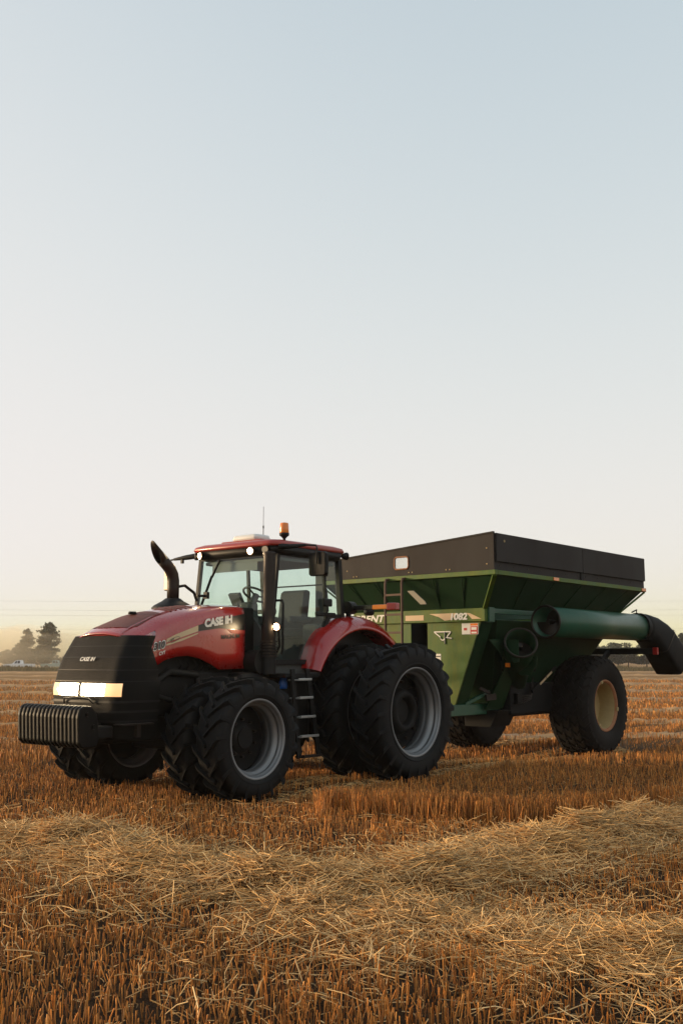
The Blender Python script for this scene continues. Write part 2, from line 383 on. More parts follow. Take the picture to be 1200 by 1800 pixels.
proto = {}
def wheel(parent, c, side, kind, outer):
    """side +1 = left (outer face towards +y)"""
    if kind == 'f': Rr, W, rim, nl, rot = .785, .44, .492, 19, .30
    else: Rr, W, rim, nl, rot = 1.025, .50, .645, 24, .24
    key = (kind, side, outer)
    if key not in proto:
        disc = MB(); dz = (.02 if kind == 'f' else .06) if outer else (-.05)
        dy = side * (-.10 if outer else .12)
        rr = rim - .09
        disc.lathe_y([(dy, .0), (dy, rr * .55), (dy - side * .05, rr * .72), (dy - side * .03, rr + .012)], (0, 0, 0), 48)
        disc.lathe_y([(dy - side * .02, 0), (dy - side * .02, rr * .5), (dy - side * .07, rr * .72), (dy - side * .05, rr + .012)], (0, 0, 0), 48)
        hub = MB()
        if kind == 'r':
            if outer:
                hub.lathe_y([(dy - side * .02, .36), (dy + side * .05, .33), (dy + side * .12, .30), (dy + side * .14, .22), (dy + side * .10, .205), (dy - side * .3, .20)], (0, 0, 0), 40)
                hub.lathe_y([(dy - side * .3, .21), (dy - side * .3, 0)], (0, 0, 0), 40)
            else:
                hub.lathe_y([(dy, .2), (side * .55, .2)], (0, 0, 0), 32)
        else:
            hub.lathe_y([(dy, .2), (dy + side * .04, .17), (dy + side * .05, .1), (dy + side * .05, 0)], (0, 0, 0), 32)
        bolts = []
        nb = 10 if kind == 'f' else 12; br = .235 if kind == 'f' else .44
        bm_ = MB()
        for k in range(6): pass
        bm_.lathe_y([(-.012, .0), (-.012, .022), (.03 * side, .022), (.03 * side, .012), (.045 * side, .012), (.045 * side, 0)], (0, 0, 0), 6, smooth=False)
        ty = tyre_mesh(Rr, W, rim, nl, .05 if kind == 'f' else .055, .055 if kind == 'f' else .062, rot)
        rm = rim_mesh(rim, W, 0, 0)
        d = disc.build('wheel', 'dark'); t = ty.build('tyre', 'rubber', d); r_ = rm.build('rim', 'silver', d)
        hb = hub.build('hub', 'dark', d)
        if outer:
            b0 = None
            for k in range(nb):
                a = 2 * pi * (k + .5) / nb
                if b0 is None: b0 = bm_.build('bolt', 'steelgrey', d); bo = b0
                else: bo = b0.copy(); COL.objects.link(bo)
                bo.location = (br * math.sin(a), dy, br * math.cos(a))
        proto[key] = d
        d.parent = parent; d.location = c
        return d
    d = dup(proto[key], parent, c); return d
for sd_ in (1, -1):
    for (yy, out) in ((1.485, 1), (.905, 0)):
        wh = wheel(tr, (WB, sd_ * yy, .755), sd_, 'f', out); wh.rotation_euler = (0, random.uniform(0, 1), 0)
    for (yy, out) in ((1.80, 1), (1.00, 0)):
        wh = wheel(tr, (0, sd_ * yy, .985), sd_, 'r', out); wh.rotation_euler = (0, random.uniform(0, 1), 0)

# --- chassis, axles, engine
m_ = MB(); m_.box((-.95, -.36, .62), (2.1, .36, 1.35), .03); m_.box((2.1, -.30, .70), (4.35, .30, 1.05), .03); m_.box((-.3, -.45, .55), (.3, .45, 1.45), .05)
m_.build('chassis', 'dark', tr)
m_ = MB(); m_.box((2.25, -.42, 1.0), (4.2, .42, 1.95), .05); m_.box((2.3, -.50, 1.2), (3.0, .50, 1.6), .04); m_.box((3.85, -.50, 1.0), (4.25, .50, 2.0), .03)
m_.tube([(3.0, .45, 1.55), (3.5, .46, 1.6), (3.75, .46, 1.45)], .05, 10); m_.tube([(2.9, .47, 1.15), (3.4, .5, 1.2), (3.8, .47, 1.3)], .035, 8)
for k in range(5): m_.tube([(2.75 + .14 * k, .44, 1.62), (2.75 + .14 * k, .50, 1.68), (2.78 + .14 * k, .46, 1.76)], .016, 6)
m_.build('engine', 'dark', tr)
m_ = MB(); m_.tube([(WB, -1.45, .755), (WB, 1.45, .755)], .13, 20); m_.box((WB - .22, -.55, .55), (WB + .22, .55, .95), .05)
m_.build('front_axle', 'dark', tr)
m_ = MB(); m_.tube([(0, -1.75, .985), (0, 1.75, .985)], .17, 24); m_.box((-.35, -.75, .7), (.35, .75, 1.3), .06)
m_.build('rear_axle', 'dark', tr)
m_ = MB(); m_.box((-1.35, -.06, .42), (-.2, .06, .50), .01); m_.box((-1.1, -.35, .5), (-.9, .35, .62), .02); m_.box((-1.2, -.3, .7), (-.9, .3, 1.6), .03)
m_.build('drawbar', 'dark', tr)
# belly and tank beside the steps
m_ = MB(); m_.box((1.0, .42, .62), (2.15, .80, 1.52), .06); m_.box((1.95, .42, 1.2), (2.45, .78, 1.58), .08); m_.tube([(2.05, .45, 1.72), (2.05, .80, 1.72)], .17, 24)
m_.build('fuel_tank', 'black', tr)
m_ = MB(); m_.box((1.0, -.80, .62), (2.15, -.42, 1.52), .06); m_.build('battery_box', 'black', tr)
m_ = MB(); m_.lathe_z([(0, 0), (.055, 0), (.06, .03), (.06, .10), (.05, .12), (.05, .15), (.06, .17), (.03, .2), (0, .2)], (1.66, .84, 1.34), 16)
m_.build('filler_cap', 'blue', tr)

# --- hood
def zsh(x): return float(np.interp(x, [2.2, 2.6, 3.18, 3.61, 4.04, 4.35], [2.49, 2.485, 2.375, 2.26, 2.07, 1.93]))
def zcr(x): return float(np.interp(x, [2.2, 2.33, 2.8, 3.30, 3.75, 4.17, 4.36], [2.545, 2.545, 2.52, 2.455, 2.355, 2.19, 2.075]))
def zbt(x): return float(np.interp(x, [2.2, 2.70, 2.84, 3.06, 3.27, 3.47, 3.67, 3.89, 4.4], [1.63, 1.62, 1.69, 1.77, 1.805, 1.795, 1.75, 1.65, 1.5]))
W0 = .575
prof = [(1.0, 'b', 0.), (1.0, 'b', .25), (1.0, 'b', .5), (1.0, 'b', .72), (.985, 'b', .86), (.955, 'b', .94), (.90, 'b', 1.0), (.84, 'c', .2), (.72, 'c', .48), (.5, 'c', .78), (.25, 'c', .95), (0, 'c', 1.0)]
xfs = [3.90, 3.94, 3.985, 4.03, 4.06, 4.09, 4.13, 4.20, 4.28, 4.32, 4.33, 4.335]
NS = 40
rows = []
for i in range(NS + 1):
    s_ = i / NS; row = []
    for j, (yw, md, t) in enumerate(prof):
        x = 2.19 + (xfs[j] - 2.19) * s_
        wdt = W0 + .085 * float(sstep(3.65, 4.25, x))
        z = zbt(x) + (zsh(x) - zbt(x)) * t if md == 'b' else zsh(x) + (zcr(x) - zsh(x)) * t
        row.append((x, wdt * yw, z))
    full = row + [(p[0], -p[1], p[2]) for p in row[-2::-1]]
    rows.append(full)
hood = MB().grid(rows).build('hood', 'red', tr)
sol = hood.modifiers.new('thickness', 'SOLIDIFY'); sol.thickness = .02; sol.offset = -1
# dark panel line, rear shroud between hood and cab
m_ = MB(); m_.box((1.95, -.53, 1.55), (2.185, .53, 2.50), .03); m_.build('cab_shroud', 'black', tr)
# wheel-arch liner
m_ = MB()
rows = []
for i in range(19):
    x = 2.68 + (3.90 - 2.68) * i / 18
    rows.append([(x, .545, zbt(x) + .012), (x, .40, zbt(x) + .03)])
m_.grid(rows); rows = [[(p[0], -p[1], p[2]) for p in r] for r in rows]; m_.grid(rows); m_.build('arch_trim', 'black', tr)
def hood_pt(x, y, lift):
    wdt = W0 + .085 * float(sstep(3.65, 4.25, x))
    u = min(abs(y) / wdt, .9); us = [0, .25, .5, .72, .84, .90]; ts = [1, .95, .78, .48, .2, 0.]
    z = zsh(x) + (zcr(x) - zsh(x)) * float(np.interp(u, us, ts))
    return (x, y, z + lift)
# screen panel on the hood nose
rows = []
for i in range(13):
    x = 3.55 + (4.22 - 3.55) * i / 12; hw = .33 + .10 * i / 12 if i < 11 else .38
    rows.append([hood_pt(x - .10 * (k / 6 - 1) ** 2 * (i / 12), hw * (k / 6 - 1), .007) for k in range(13)])
m_ = MB().grid(rows); scr = m_.build('hood_screen', 'redmesh', tr)
for (ya, yb) in ((-.335, -.32), (.32, .335)):
    m_ = MB().grid([[hood_pt(3.5 + .75 * i / 12, ya * (1 + .2 * i / 12), .013), hood_pt(3.5 + .75 * i / 12, yb * (1 + .2 * i / 12), .013)] for i in range(13)]); m_.build('screen_edge', 'red', tr)
m_ = MB(); p = Vector(hood_pt(3.78, .02, .02)); m_.lathe_z([(0, .03), (.05, .03), (.06, 0), (.03, -.01)], p, 14); m_.build('hood_latch', 'black', tr)
for k in range(5):
    x = 2.98 + k * .095
    m_ = MB().grid([[hood_pt(x + dx, y, lf) for y in np.linspace(-.02, .34, 7)] for dx, lf in ((0, .004), (.012, .014), (.035, .012), (.045, .003))]); m_.build('hood_vent', 'redmesh', tr)

# --- grille: superelliptic nose
def nose(z, ang):
    """ang -90..90 from centre to side"""
    xc = float(np.interp(z, [.75, 1.05, 1.37, 1.6, 1.76, 2.0, 2.09], [4.50, 4.57, 4.575, 4.53, 4.48, 4.35, 4.30]))
    wd = float(np.interp(z, [.75, 1.37, 1.65, 2.0, 2.09], [.70, .735, .72, .675, .655]))
    xb = xc - .40; back = float(np.interp(z, [.75, 1.37, 1.64, 2.05], [3.92, 3.88, 3.88, 4.02]))
    nexp = 3.0; t = abs(ang) / (pi / 2)
    if t > .85: return (xb + (back - xb) * (t - .85) / .15, math.copysign(wd, ang) * (1 - .05 * (t - .85) / .15 * (1 if z > 1.5 else 0)), z)
    # front face: nearly flat to the shoulders, then a tight corner
    if t < .6: return (xc - .03 * (t / .6) ** 2, math.copysign((wd - .27) * t / .6, ang), z)
    q = (t - .6) / .25 * pi / 2
    return (xb + (xc - .03 - xb) * math.cos(q) ** (2 / nexp), math.copysign(wd - .27 + .27 * math.sin(q) ** (2 / nexp), ang), z)
def nose_strip(z0, z1, a0, a1, na=24, nz=8, lift=0.):
    rows = []
    for i in range(nz + 1):
        z = z0 + (z1 - z0) * i / nz; row = []
        for j in range(na + 1):
            a = a0 + (a1 - a0) * j / na
            p = nose(z, a); row.append((p[0] + lift * math.cos(a), p[1] + lift * math.sin(a), p[2]))
        rows.append(row)
    return rows
A90 = pi / 2
gr = MB().grid(nose_strip(.78, 1.30, -A90, A90, 80, 6)).grid(nose_strip(1.30, 2.06, -A90, A90, 80, 14)).build('grille', 'grille', tr)
rows = []
for j in range(41):
    a = -A90 + 2 * A90 * j / 40; p = nose(2.06, a); q = nose(2.06, a); u = j / 40
    hp = hood_pt(min(p[0] - .03, 4.32), p[1] * .93, -.01)
    rows.append([p, (hp[0], hp[1], max(hp[2], p[2]))])
MB().grid(rows).build('grille_cap', 'red', tr)
for z in (1.48, 1.62, 1.78, 1.92):
    MB().grid(nose_strip(z, z + .010, -A90, A90, 80, 1, .006)).build('grille_seam', 'black', tr, fix=False)
for z in (.98, 1.10, 1.22):
    MB().grid(nose_strip(z, z + .03, -A90, A90, 80, 2, .012)).build('grille_bar', 'black', tr, fix=False)
# headlights
for sgn in (-1, 1):
    a0, a1 = (.055 * sgn, 1.15 * sgn)
    hl = MB().grid(nose_strip(1.30, 1.46, a0, a1, 20, 4, .004)).build('headlight', 'lamphalo', tr)
    MB().grid(nose_strip(1.307, 1.453, a0 * 1.3, .90 * sgn, 30, 4, .010)).build('lamp', 'lamp', hl)
    MB().grid(nose_strip(1.302, 1.458, a0, a1, 20, 4, .020)).build('lens', 'lens', hl)
lettering('CASE IH', 'badge_lettering', 'decalw', tr, (4.502, -.115, 1.735), (0, 1, 0), (-.35, 0, 1), .30, .055, shear=.25, bold=.018)
# --- front weights and carrier
m_ = MB(); m_.box((4.3, -.4, .72), (4.75, .4, .98), .03); m_.box((4.5, -.6, .8), (4.80, .6, .95), .02); m_.build('weight_carrier', 'dark', tr)
wp = [(4.70, .80), (4.74, .70), (4.95, .70), (5.01, .76), (5.03, 1.08), (5.0, 1.17), (4.94, 1.205), (4.84, 1.20), (4.74, 1.10)]
w0 = MB().prism(wp, 1, -.033, .033, .022).build('front_weight', 'iron', tr)
for k in range(16):
    o = w0 if k == 0 else w0.copy()
    if k: COL.objects.link(o)
    o.location = (0, -.615 + k * .079, 0)
for (bx_, bz_, br_) in ((4.80, .95, .03), (4.90, 1.1, .025)): MB().tube([(bx_, .60, bz_), (bx_, .625, bz_)], br_, 12).build('weight_bolt', 'iron', tr)
m_ = MB(); m_.box((4.02, .62, .955), (4.52, .80, .972), .004); m_.box((4.2, .66, .80), (4.26, .76, .953)); m_.build('step_plate', 'steelgrey', tr)
m_ = MB(); m_.tube([(4.58, -.3, 1.21), (4.62, -.25, 1.27), (4.63, 0, 1.285), (4.62, .25, 1.27), (4.58, .3, 1.21)], .012, 8); m_.build('tow_handle', 'iron', tr)

# --- side decals
Yd = W0 + .004
def side_poly(name, m, pts, y=Yd, th=.003):
    MB().prism([(p[0], p[1]) for p in pts], 1, y, y + th).build(name, m, tr)
side_poly('side_stripe', 'decalc', [(3.66, 1.975), (3.66, 2.02), (3.50, 2.085), (3.10, 2.215), (3.10, 2.135), (3.45, 2.035)])
side_poly('side_stripe', 'decalc', [(3.66, 1.935), (3.66, 1.955), (3.45, 2.015), (3.10, 2.115), (3.10, 2.10), (3.40, 2.0)])
side_poly('side_stripe', 'decalb', [(3.098, 2.135), (3.098, 2.215), (2.9, 2.27), (2.20, 2.405), (2.20, 2.17), (2.7, 2.185)])
side_poly('side_panel', 'decalr', [(2.20, 2.12), (2.20, 2.165), (2.55, 2.175), (2.45, 2.12)])
lettering('CASE IH', 'side_lettering', 'decalw', tr, (2.985, Yd + .004, 2.185), (-1, 0, .145), (0, 0, 1), .53, .118, bold=.055, thick=.004)
lettering('310', 'number_lettering', 'decalw', tr, (3.915, Yd + .036, 1.855), (-1, -.115, .2), (0, 0, 1), .24, .115, bold=.085, shear=.1)
lettering('310', 'number_lettering', 'decalb', tr, (3.904, Yd + .041, 1.870), (-1, -.115, .2), (0, 0, 1), .212, .090, bold=.035, shear=.1)
lettering('CVT', 'number_lettering', 'decalw', tr, (3.80, Yd + .022, 1.805), (-1, -.11, .2), (0, 0, 1), .12, .045, bold=.02)
lettering('MAGNUM', 'model_lettering', 'decalb', tr, (2.66, Yd, 2.035), (-1, 0, .06), (0, 0, 1), .36, .06, bold=.02)
lettering('AFS', 'small_lettering', 'decalb', tr, (3.60, Yd + .004, 1.985), (-1, 0, .35), (0, 0, 1), .075, .03, shear=.3)
m_ = MB(); m_.tube([(3.535 + .10 * math.cos(a) , Yd + .004, 2.013 - .035 * math.cos(a) + .026 * math.sin(a)) for a in np.linspace(0, 5.2, 22)], .003, 5); m_.build('oval_mark', 'decalb', tr)

# --- exhaust
ex, ey = 2.63, -.47
m_ = MB(); m_.lathe_z([(.30, -.06), (.31, .0), (.27, .04), (.16, .10), (.11, .14)], (ex, ey, 2.50), 36); m_.build('exhaust_collar', 'black', tr)
zs_ = [2.6, 2.8, 3.0, 3.08, 3.15, 3.21, 3.26, 3.30, 3.36, 3.42]
pts = [(ex, ey, 2.6), (ex, ey, 2.8), (ex, ey, 2.90), (ex + .02, ey, 2.99), (ex + .07, ey, 3.07), (ex + .14, ey, 3.13), (ex + .22, ey, 3.19)]
m_ = MB(); m_.tube(pts, [.088, .088, .088, .088, .088, .086, .084], 24, caps=False)
# slash-cut tip
bm = bmesh.new(); ring0 = []; ring1 = []
d = Vector((.78, 0, .62)).normalized(); a_ = Vector((0, 1, 0)); b_ = d.cross(a_).normalized(); c0 = Vector((ex + .20, ey, 3.175))
vs = []
for k in range(24):
    q = 2 * pi * k / 24; off = a_ * math.cos(q) * .084 + b_ * math.sin(q) * .084
    vs.append(c0 + off); 
for k in range(24):
    q = 2 * pi * k / 24; off = a_ * math.cos(q) * .084 + b_ * math.sin(q) * .084
    ext_ = .19 + off.dot(Vector((-.62, 0, .78))) * 1.9
    vs.append(c0 + off + d * max(.02, ext_))
bm.free()
m_.add(vs, [(k, (k + 1) % 24, 24 + (k + 1) % 24, 24 + k) for k in range(24)], True)
exo = m_.build('exhaust_stack', 'steelgrey', tr); so = exo.modifiers.new('wall', 'SOLIDIFY'); so.thickness = .006
m_ = MB(); m_.tube([(ex - .09, ey + .02, 2.82), (ex - .20, ey + .03, 2.84), (ex - .36, ey + .06, 2.74), (ex - .42, ey + .06, 2.62)], .022, 10); m_.tube([(ex - .42, ey + .06, 2.70), (ex - .56, ey + .1, 2.70)], .02, 8); m_.box((ex - .60, ey + .06, 2.66), (ex - .55, ey + .14, 2.76)); m_.build('exhaust_bracket', 'black', tr)

# --- intake pipe at the cab corner
ix, iy = 1.98, .84
m_ = MB(); m_.tube([(ix, iy, 2.22), (ix, iy, 3.27)], .088, 24); m_.lathe_z([(.09, 0), (.093, .02), (.09, .04), (.04, .05), (0, .05)], (ix, iy, 3.25), 24); m_.tube([(ix, iy, 2.24), (ix, iy, 2.05), (ix - .03, iy - .03, 1.95)], .105, 20)
m_.build('intake_pipe', 'steelgrey', tr)
for k in range(6):
    m_ = MB(); m_.lathe_z([(.11, -.011), (.135, -.006), (.135, .006), (.11, .011)], (ix - .02, iy - .02, 1.80 + k * .042), 28); m_.build('bellows_ring', 'steelgrey', tr)
m_ = MB(); m_.tube([(ix - .02, iy - .02, 1.55), (ix - .02, iy - .02, 2.05)], .108, 20); m_.build('bellows', 'black', tr)

# --- cab
def quad(name, pts, m, parent=tr, th=.008):
    P = [Vector(p) for p in pts]; nr = (P[1] - P[0]).cross(P[3] - P[0]).normalized() * th
    vs = P + [p - nr for p in P]; k = len(P)
    fs = [tuple(range(k)), tuple(range(2 * k - 1, k - 1, -1))] + [(i, (i + 1) % k, (i + 1) % k + k, i + k) for i in range(k)]
    if th <= 0: vs = P; fs = fs[:1]
    return MB().add(vs, fs).build(name, m, parent)
FB, FT = 1.93, 1.76      # windscreen x bottom / top
RB, RT = .26, .36
YB, YT = .80, .80
ZB, ZT, ZF = 2.42, 3.27, 1.72
def pil(name, a, b, wd=.06, m='black'): m_ = MB(); m_.beam(a, b, wd, wd); return m_.build(name, m, tr)
for sg in (1, -1):
    pil('cab_pillar', (FB, sg * YB, ZF), (FT, sg * YT, ZT + .03), .055)
    pil('cab_pillar', (RB, sg * YB, 2.15), (RT, sg * YT, ZT + .03), .085)
    pil('cab_pillar', (.66, sg * (YB + .004), 2.35), (.72, sg * YT, ZT + .03), .045)
    pil('cab_sill', (1.92, sg * YB, ZF), (.95, sg * YB, ZF), .07)
    pil('cab_sill', (.95, sg * YB, ZF), (.62, sg * YB, 2.40), .07)
    pil('cab_sill', (.62, sg * YB, 2.42), (.27, sg * YB, 2.42), .06)
    # door glass and quarter glass
    quad('door_glass', [(FB - .04, sg * (YB + .01), ZF + .04), (FT - .02, sg * (YT + .01), ZT), (.74, sg * (YT + .01), ZT), (.68, sg * (YB + .01), 2.40), (.96, sg * (YB + .01), ZF + .04)], 'glass', th=0)
    quad('quarter_glass', [(.64, sg * (YB + .01), 2.44), (.70, sg * (YT + .01), ZT), (RT + .05, sg * (YT + .01), ZT), (RB + .05, sg * (YB + .01), 2.44)], 'glass', th=0)
quad('windscreen', [(FB + .03, -.76, ZB - .6), (FT + .03, -.76, ZT), (FT + .03, .76, ZT), (FB + .03, .76, ZB - .6)], 'glass', th=0)
quad('rear_window', [(RB - .03, -.75, 2.3), (RB - .03, .75, 2.3), (RT - .03, .75, ZT), (RT - .03, -.75, ZT)], 'glass', th=0)
pil('cab_sill', (RB, -.8, 2.25), (RB, .8, 2.25), .08); pil('cab_sill', (FT, -.8, ZT + .03), (FT, .8, ZT + .03), .06); pil('cab_sill', (RT, -.8, ZT + .03), (RT, .8, ZT + .03), .06)
# floor, rear bulkhead and console
m_ = MB(); m_.box((.2, -.78, 1.52), (1.95, .78, 1.70), .02); m_.box((.22, -.72, 1.7), (.34, .72, 2.32), .03); m_.build('cab_floor', 'interior', tr)
m_ = MB(); m_.box((1.50, -.22, 1.7), (1.85, .22, 2.46), .06); m_.box((1.42, -.12, 2.3), (1.62, .12, 2.62), .05); m_.build('dash_console', 'interior', tr)
# front cowl under windscreen
m_ = MB(); m_.prism([(-.76, 1.74), (.76, 1.74), (.76, 2.06), (.50, 2.36), (-.50, 2.36), (-.76, 2.06)], 0, 1.90, 1.945); m_.build('cowl', 'interior', tr)
m_ = MB(); m_.box((.36, -.74, 1.705), (1.55, -.44, 2.36), .05); m_.box((.30, -.78, 1.705), (1.90, -.745, 2.30), .01); m_.box((.345, -.70, 1.705), (.44, .70, 2.42), .03); m_.build('side_console', 'interior', tr)
m_ = MB(); m_.box((.345, .44, 1.705), (.80, .76, 2.30), .05); m_.build('wheel_housing', 'interior', tr)
# steering wheel
sw = MB(); cst = Vector((1.36, 0, 2.74)); nrm = Vector((-.5, 0, .87)).normalized(); aa = Vector((0, 1, 0)); bb = nrm.cross(aa).normalized()
sw.tube([cst + (aa * math.cos(q) + bb * math.sin(q)) * .21 for q in np.linspace(0, 2 * pi, 33)], .018, 8, caps=False)
for q in (.5, 2.6, 4.71): sw.tube([cst - nrm * .03, cst + (aa * math.cos(q) + bb * math.sin(q)) * .2], .014, 6)
sw.tube([cst - nrm * .28, cst], [.07, .05], 12); sw.build('steering_wheel', 'interior', tr)
# seat
m_ = MB(); m_.box((.54, -.28, 2.08), (1.10, .28, 2.24), .05); m_.build('seat', 'seat', tr)
bk = MB(); bk.prism([(.46, 2.2), (.62, 2.2), (.52, 2.82), (.46, 2.86), (.38, 2.84)], 1, -.27, .27, .04); bk.build('seat_backrest', 'seat', tr)
m_ = MB(); m_.box((.56, -.20, 1.705), (1.0, .20, 2.08), .03); m_.build('seat_base', 'interior', tr)
m_ = MB(); m_.box((.5, .30, 2.32), (1.0, .40, 2.42), .03); m_.box((.5, -.42, 2.30), (1.15, -.30, 2.44), .03); m_.build('armrest', 'seat', tr)
m_ = MB(); m_.prism([(1.28, 2.58), (1.33, 2.55), (1.46, 2.76), (1.41, 2.79)], 1, -.52, -.28, .012); m_.tube([(1.25, -.4, 1.9), (1.32, -.4, 2.45), (1.37, -.4, 2.66)], .016, 8); m_.build('monitor', 'interior', tr)
# roof liner + sun blind, rear guard bar, wiper
m_ = MB(); m_.box((.40, -.76, 3.20), (1.72, .76, 3.255), .02); m_.build('roof_liner', 'liner', tr)
m_ = MB(); m_.box((1.70, -.60, 3.08), (1.715, .35, 3.24)); m_.build('sun_blind', 'liner', tr)
m_ = MB(); m_.tube([(.40, -.62, 3.2), (.36, -.62, 2.98), (.36, -.56, 2.93), (.36, .50, 2.93), (.34, .56, 2.86), (.30, .56, 2.5)], .012, 8); m_.build('rear_wiper_bar', 'black', tr)
m_ = MB(); m_.beam((1.97, -.62, 2.46), (1.86, -.46, 3.02), .05, .03); m_.tube([(1.86, -.46, 3.0), (1.815, -.34, 3.26)], .02, 8); m_.build('windscreen_wiper', 'black', tr)
m_ = MB(); m_.box((.30, .34, 2.35), (.36, .5, 3.2), .01); m_.build('inner_post', 'interior', tr)
# roof
def roof_ring(z, gx0, gx1, hw, cor=.16, bow=.12):
    pts = []
    for (cx, cy, a0) in ((gx1 - cor, hw - cor, 0), (gx0 + cor, hw - cor, 90), (gx0 + cor, -hw + cor, 180), (gx1 - cor, -hw + cor, 270)):
        for k in range(7):
            a = R(a0 + k * 15); x = cx + cor * math.cos(a); y = cy + cor * math.sin(a)
            pts.append((x, y, z))
        if a0 == 270: pass
    # bow the front edge
    out = []
    for (x, y, zz) in pts:
        if x > gx1 - cor - .01: x += bow * (1 - (y / hw) ** 2)
        out.append((x, y, zz))
    return out
def ring_loft(rings, cap0=True, cap1=True):
    mb = MB(); k = len(rings[0]); vs = [p for r in rings for p in r]; fs = []
    for i in range(len(rings) - 1):
        for j in range(k): fs.append((i * k + j, i * k + (j + 1) % k, (i + 1) * k + (j + 1) % k, (i + 1) * k + j))
    if cap0: fs.append(tuple(range(k))[::-1])
    if cap1: fs.append(tuple(range((len(rings) - 1) * k, len(rings) * k)))
    mb.add(vs, fs, True); return mb
ring_loft([roof_ring(3.27, .33, 1.74, .82), roof_ring(3.30, .30, 1.82, .88), roof_ring(3.40, .28, 1.86, .90)]).build('roof_band', 'black', tr)
def tilt(ring): return [(x, y, z + .012 * (1.0 - x) * 0) for (x, y, z) in ring]
ring_loft([roof_ring(3.40, .26, 1.88, .90), roof_ring(3.425, .24, 1.90, .915), roof_ring(3.47, .26, 1.88, .90), roof_ring(3.505, .34, 1.80, .80, .16), roof_ring(3.525, .6, 1.5, .5, .16, .05)]).build('roof', 'redroof', tr)
m_ = MB(); m_.box((1.0, -.42, 3.50), (1.72, .42, 3.548), .02); m_.build('roof_bulge', 'redroof', tr)
ring_loft([roof_ring(3.53, 1.32, 1.62, .24, .06, 0), roof_ring(3.58, 1.30, 1.66, .27, .07, 0), roof_ring(3.635, 1.32, 1.64, .25, .07, 0), roof_ring(3.655, 1.40, 1.56, .16, .05, 0)]).build('positioning_receiver', 'white', tr)
m_ = MB(); m_.tube([(1.25, .03, 3.50), (1.25, .03, 3.56)], .018, 8); m_.tube([(1.25, .03, 3.55), (1.25, .03, 3.80)], .007, 6); m_.tube([(1.25, .03, 3.78), (1.25, .03, 3.82)], .012, 6); m_.tube([(1.25, .03, 3.8), (1.25, .03, 4.12)], .004, 5); m_.build('antenna', 'black', tr)
# beacon
bx, by = 1.62, .80
m_ = MB(); m_.tube([(bx, by, 3.42), (bx, by, 3.53)], .022, 10); m_.lathe_z([(.02, -.03), (.045, 0), (.072, .02), (.075, .055), (.065, .06), (0, .06)], (bx, by, 3.55), 20); bo = m_.build('beacon', 'black', tr)
MB().lathe_z([(.066, .0), (.070, .01), (.063, .14), (.058, .155), (.03, .162), (0, .163)], (bx, by, 3.60), 20).build('lens', 'amber', bo)
MB().lathe_z([(0, 0), (.028, 0), (.03, .06), (.02, .10), (0, .11)], (bx, by, 3.62), 12).build('bulb', 'beacon', bo)
dome = mat('lit_amber_beacon_dome', (.85, .20, .02), .25, var=.1, coat=.5)
dn = dome.node_tree.nodes['Principled BSDF']; dn.inputs['Emission Color'].default_value = (1, .17, .012, 1); dn.inputs['Emission Strength'].default_value = .17
bo.children[0].data.materials[0] = dome
# roof lamps
def work_lamp(c, d, r, lit, name='work_lamp'):
    c = Vector(c); d = Vector(d).normalized()
    m_ = MB(); m_.tube([c - d * .10, c - d * .03, c], [r * .55, r * 1.1, r * 1.12], 18); o = m_.build(name, 'black', tr)
    m2 = MB(); m2.tube([c - d * .004, c + d * .008], [r, r * .95], 18); m2.build('reflector', 'lamphalo' if lit else 'lampoff', o)
    if lit: MB().tube([c + d * .006, c + d * .016], [r * .74, r * .55], 18).build('bulb', 'lampspot', o)
    return o
work_lamp((1.965, .44, 3.335), (1, .12, -.08), .058, True)
work_lamp((1.925, .70, 3.345), (1, .3, -.05), .052, False)
work_lamp((1.93, -.66, 3.335), (1, -.25, -.05), .055, True)
work_lamp((1.90, -.80, 3.335), (.7, -.7, 0), .052, False)
work_lamp((1.99, 1.00, 2.215), (1, .15, -.12), .058, True)
work_lamp((.20, .86, 3.37), (-1, .4, 0), .055, False)
m_ = MB(); m_.tube([(.30, .8, 3.37), (.22, .86, 3.37)], .02, 8); m_.build('lamp_bracket', 'black', tr)
m_ = MB(); m_.tube([(1.95, 1.0, 2.2), (1.9, .98, 1.95), (1.86, .86, 1.80)], .016, 8); m_.build('lamp_bracket', 'black', tr)
# mirrors
m_ = MB(); m_.tube([(1.80, .86, 3.39), (1.72, 1.0, 3.385), (1.62, 1.22, 3.40)], [.045, .036, .02], 10); m_.tube([(1.62, 1.22, 3.40), (1.56, 1.36, 3.39), (1.555, 1.375, 3.36), (1.56, 1.37, 3.12)], .014, 8); mo = m_.build('mirror', 'black', tr)
mm = MB(); mm.prism([(1.20, 2.98), (1.235, 2.95), (1.485, 2.95), (1.52, 2.98), (1.52, 3.27), (1.485, 3.30), (1.235, 3.30), (1.20, 3.27)], 0, 1.46, 1.535, .014); mm.build('mirror_housing', 'iron', mo)
m_ = MB(); m_.tube([(1.80, -.86, 3.36), (1.86, -1.05, 3.34), (1.88, -1.30, 3.325)], [.045, .04, .02], 10); m_.tube([(1.88, -1.30, 3.325), (1.88, -1.45, 3.31), (1.88, -1.47, 3.28), (1.88, -1.47, 3.08)], .014, 8); m_.box((1.86, -1.13, 3.25), (1.90, -1.09, 3.31)); mo = m_.build('mirror', 'black', tr)
mm = MB(); mm.box((1.80, -1.55, 2.84), (1.87, -1.36, 3.16), .02); mm.build('mirror_housing', 'lampoff', mo)
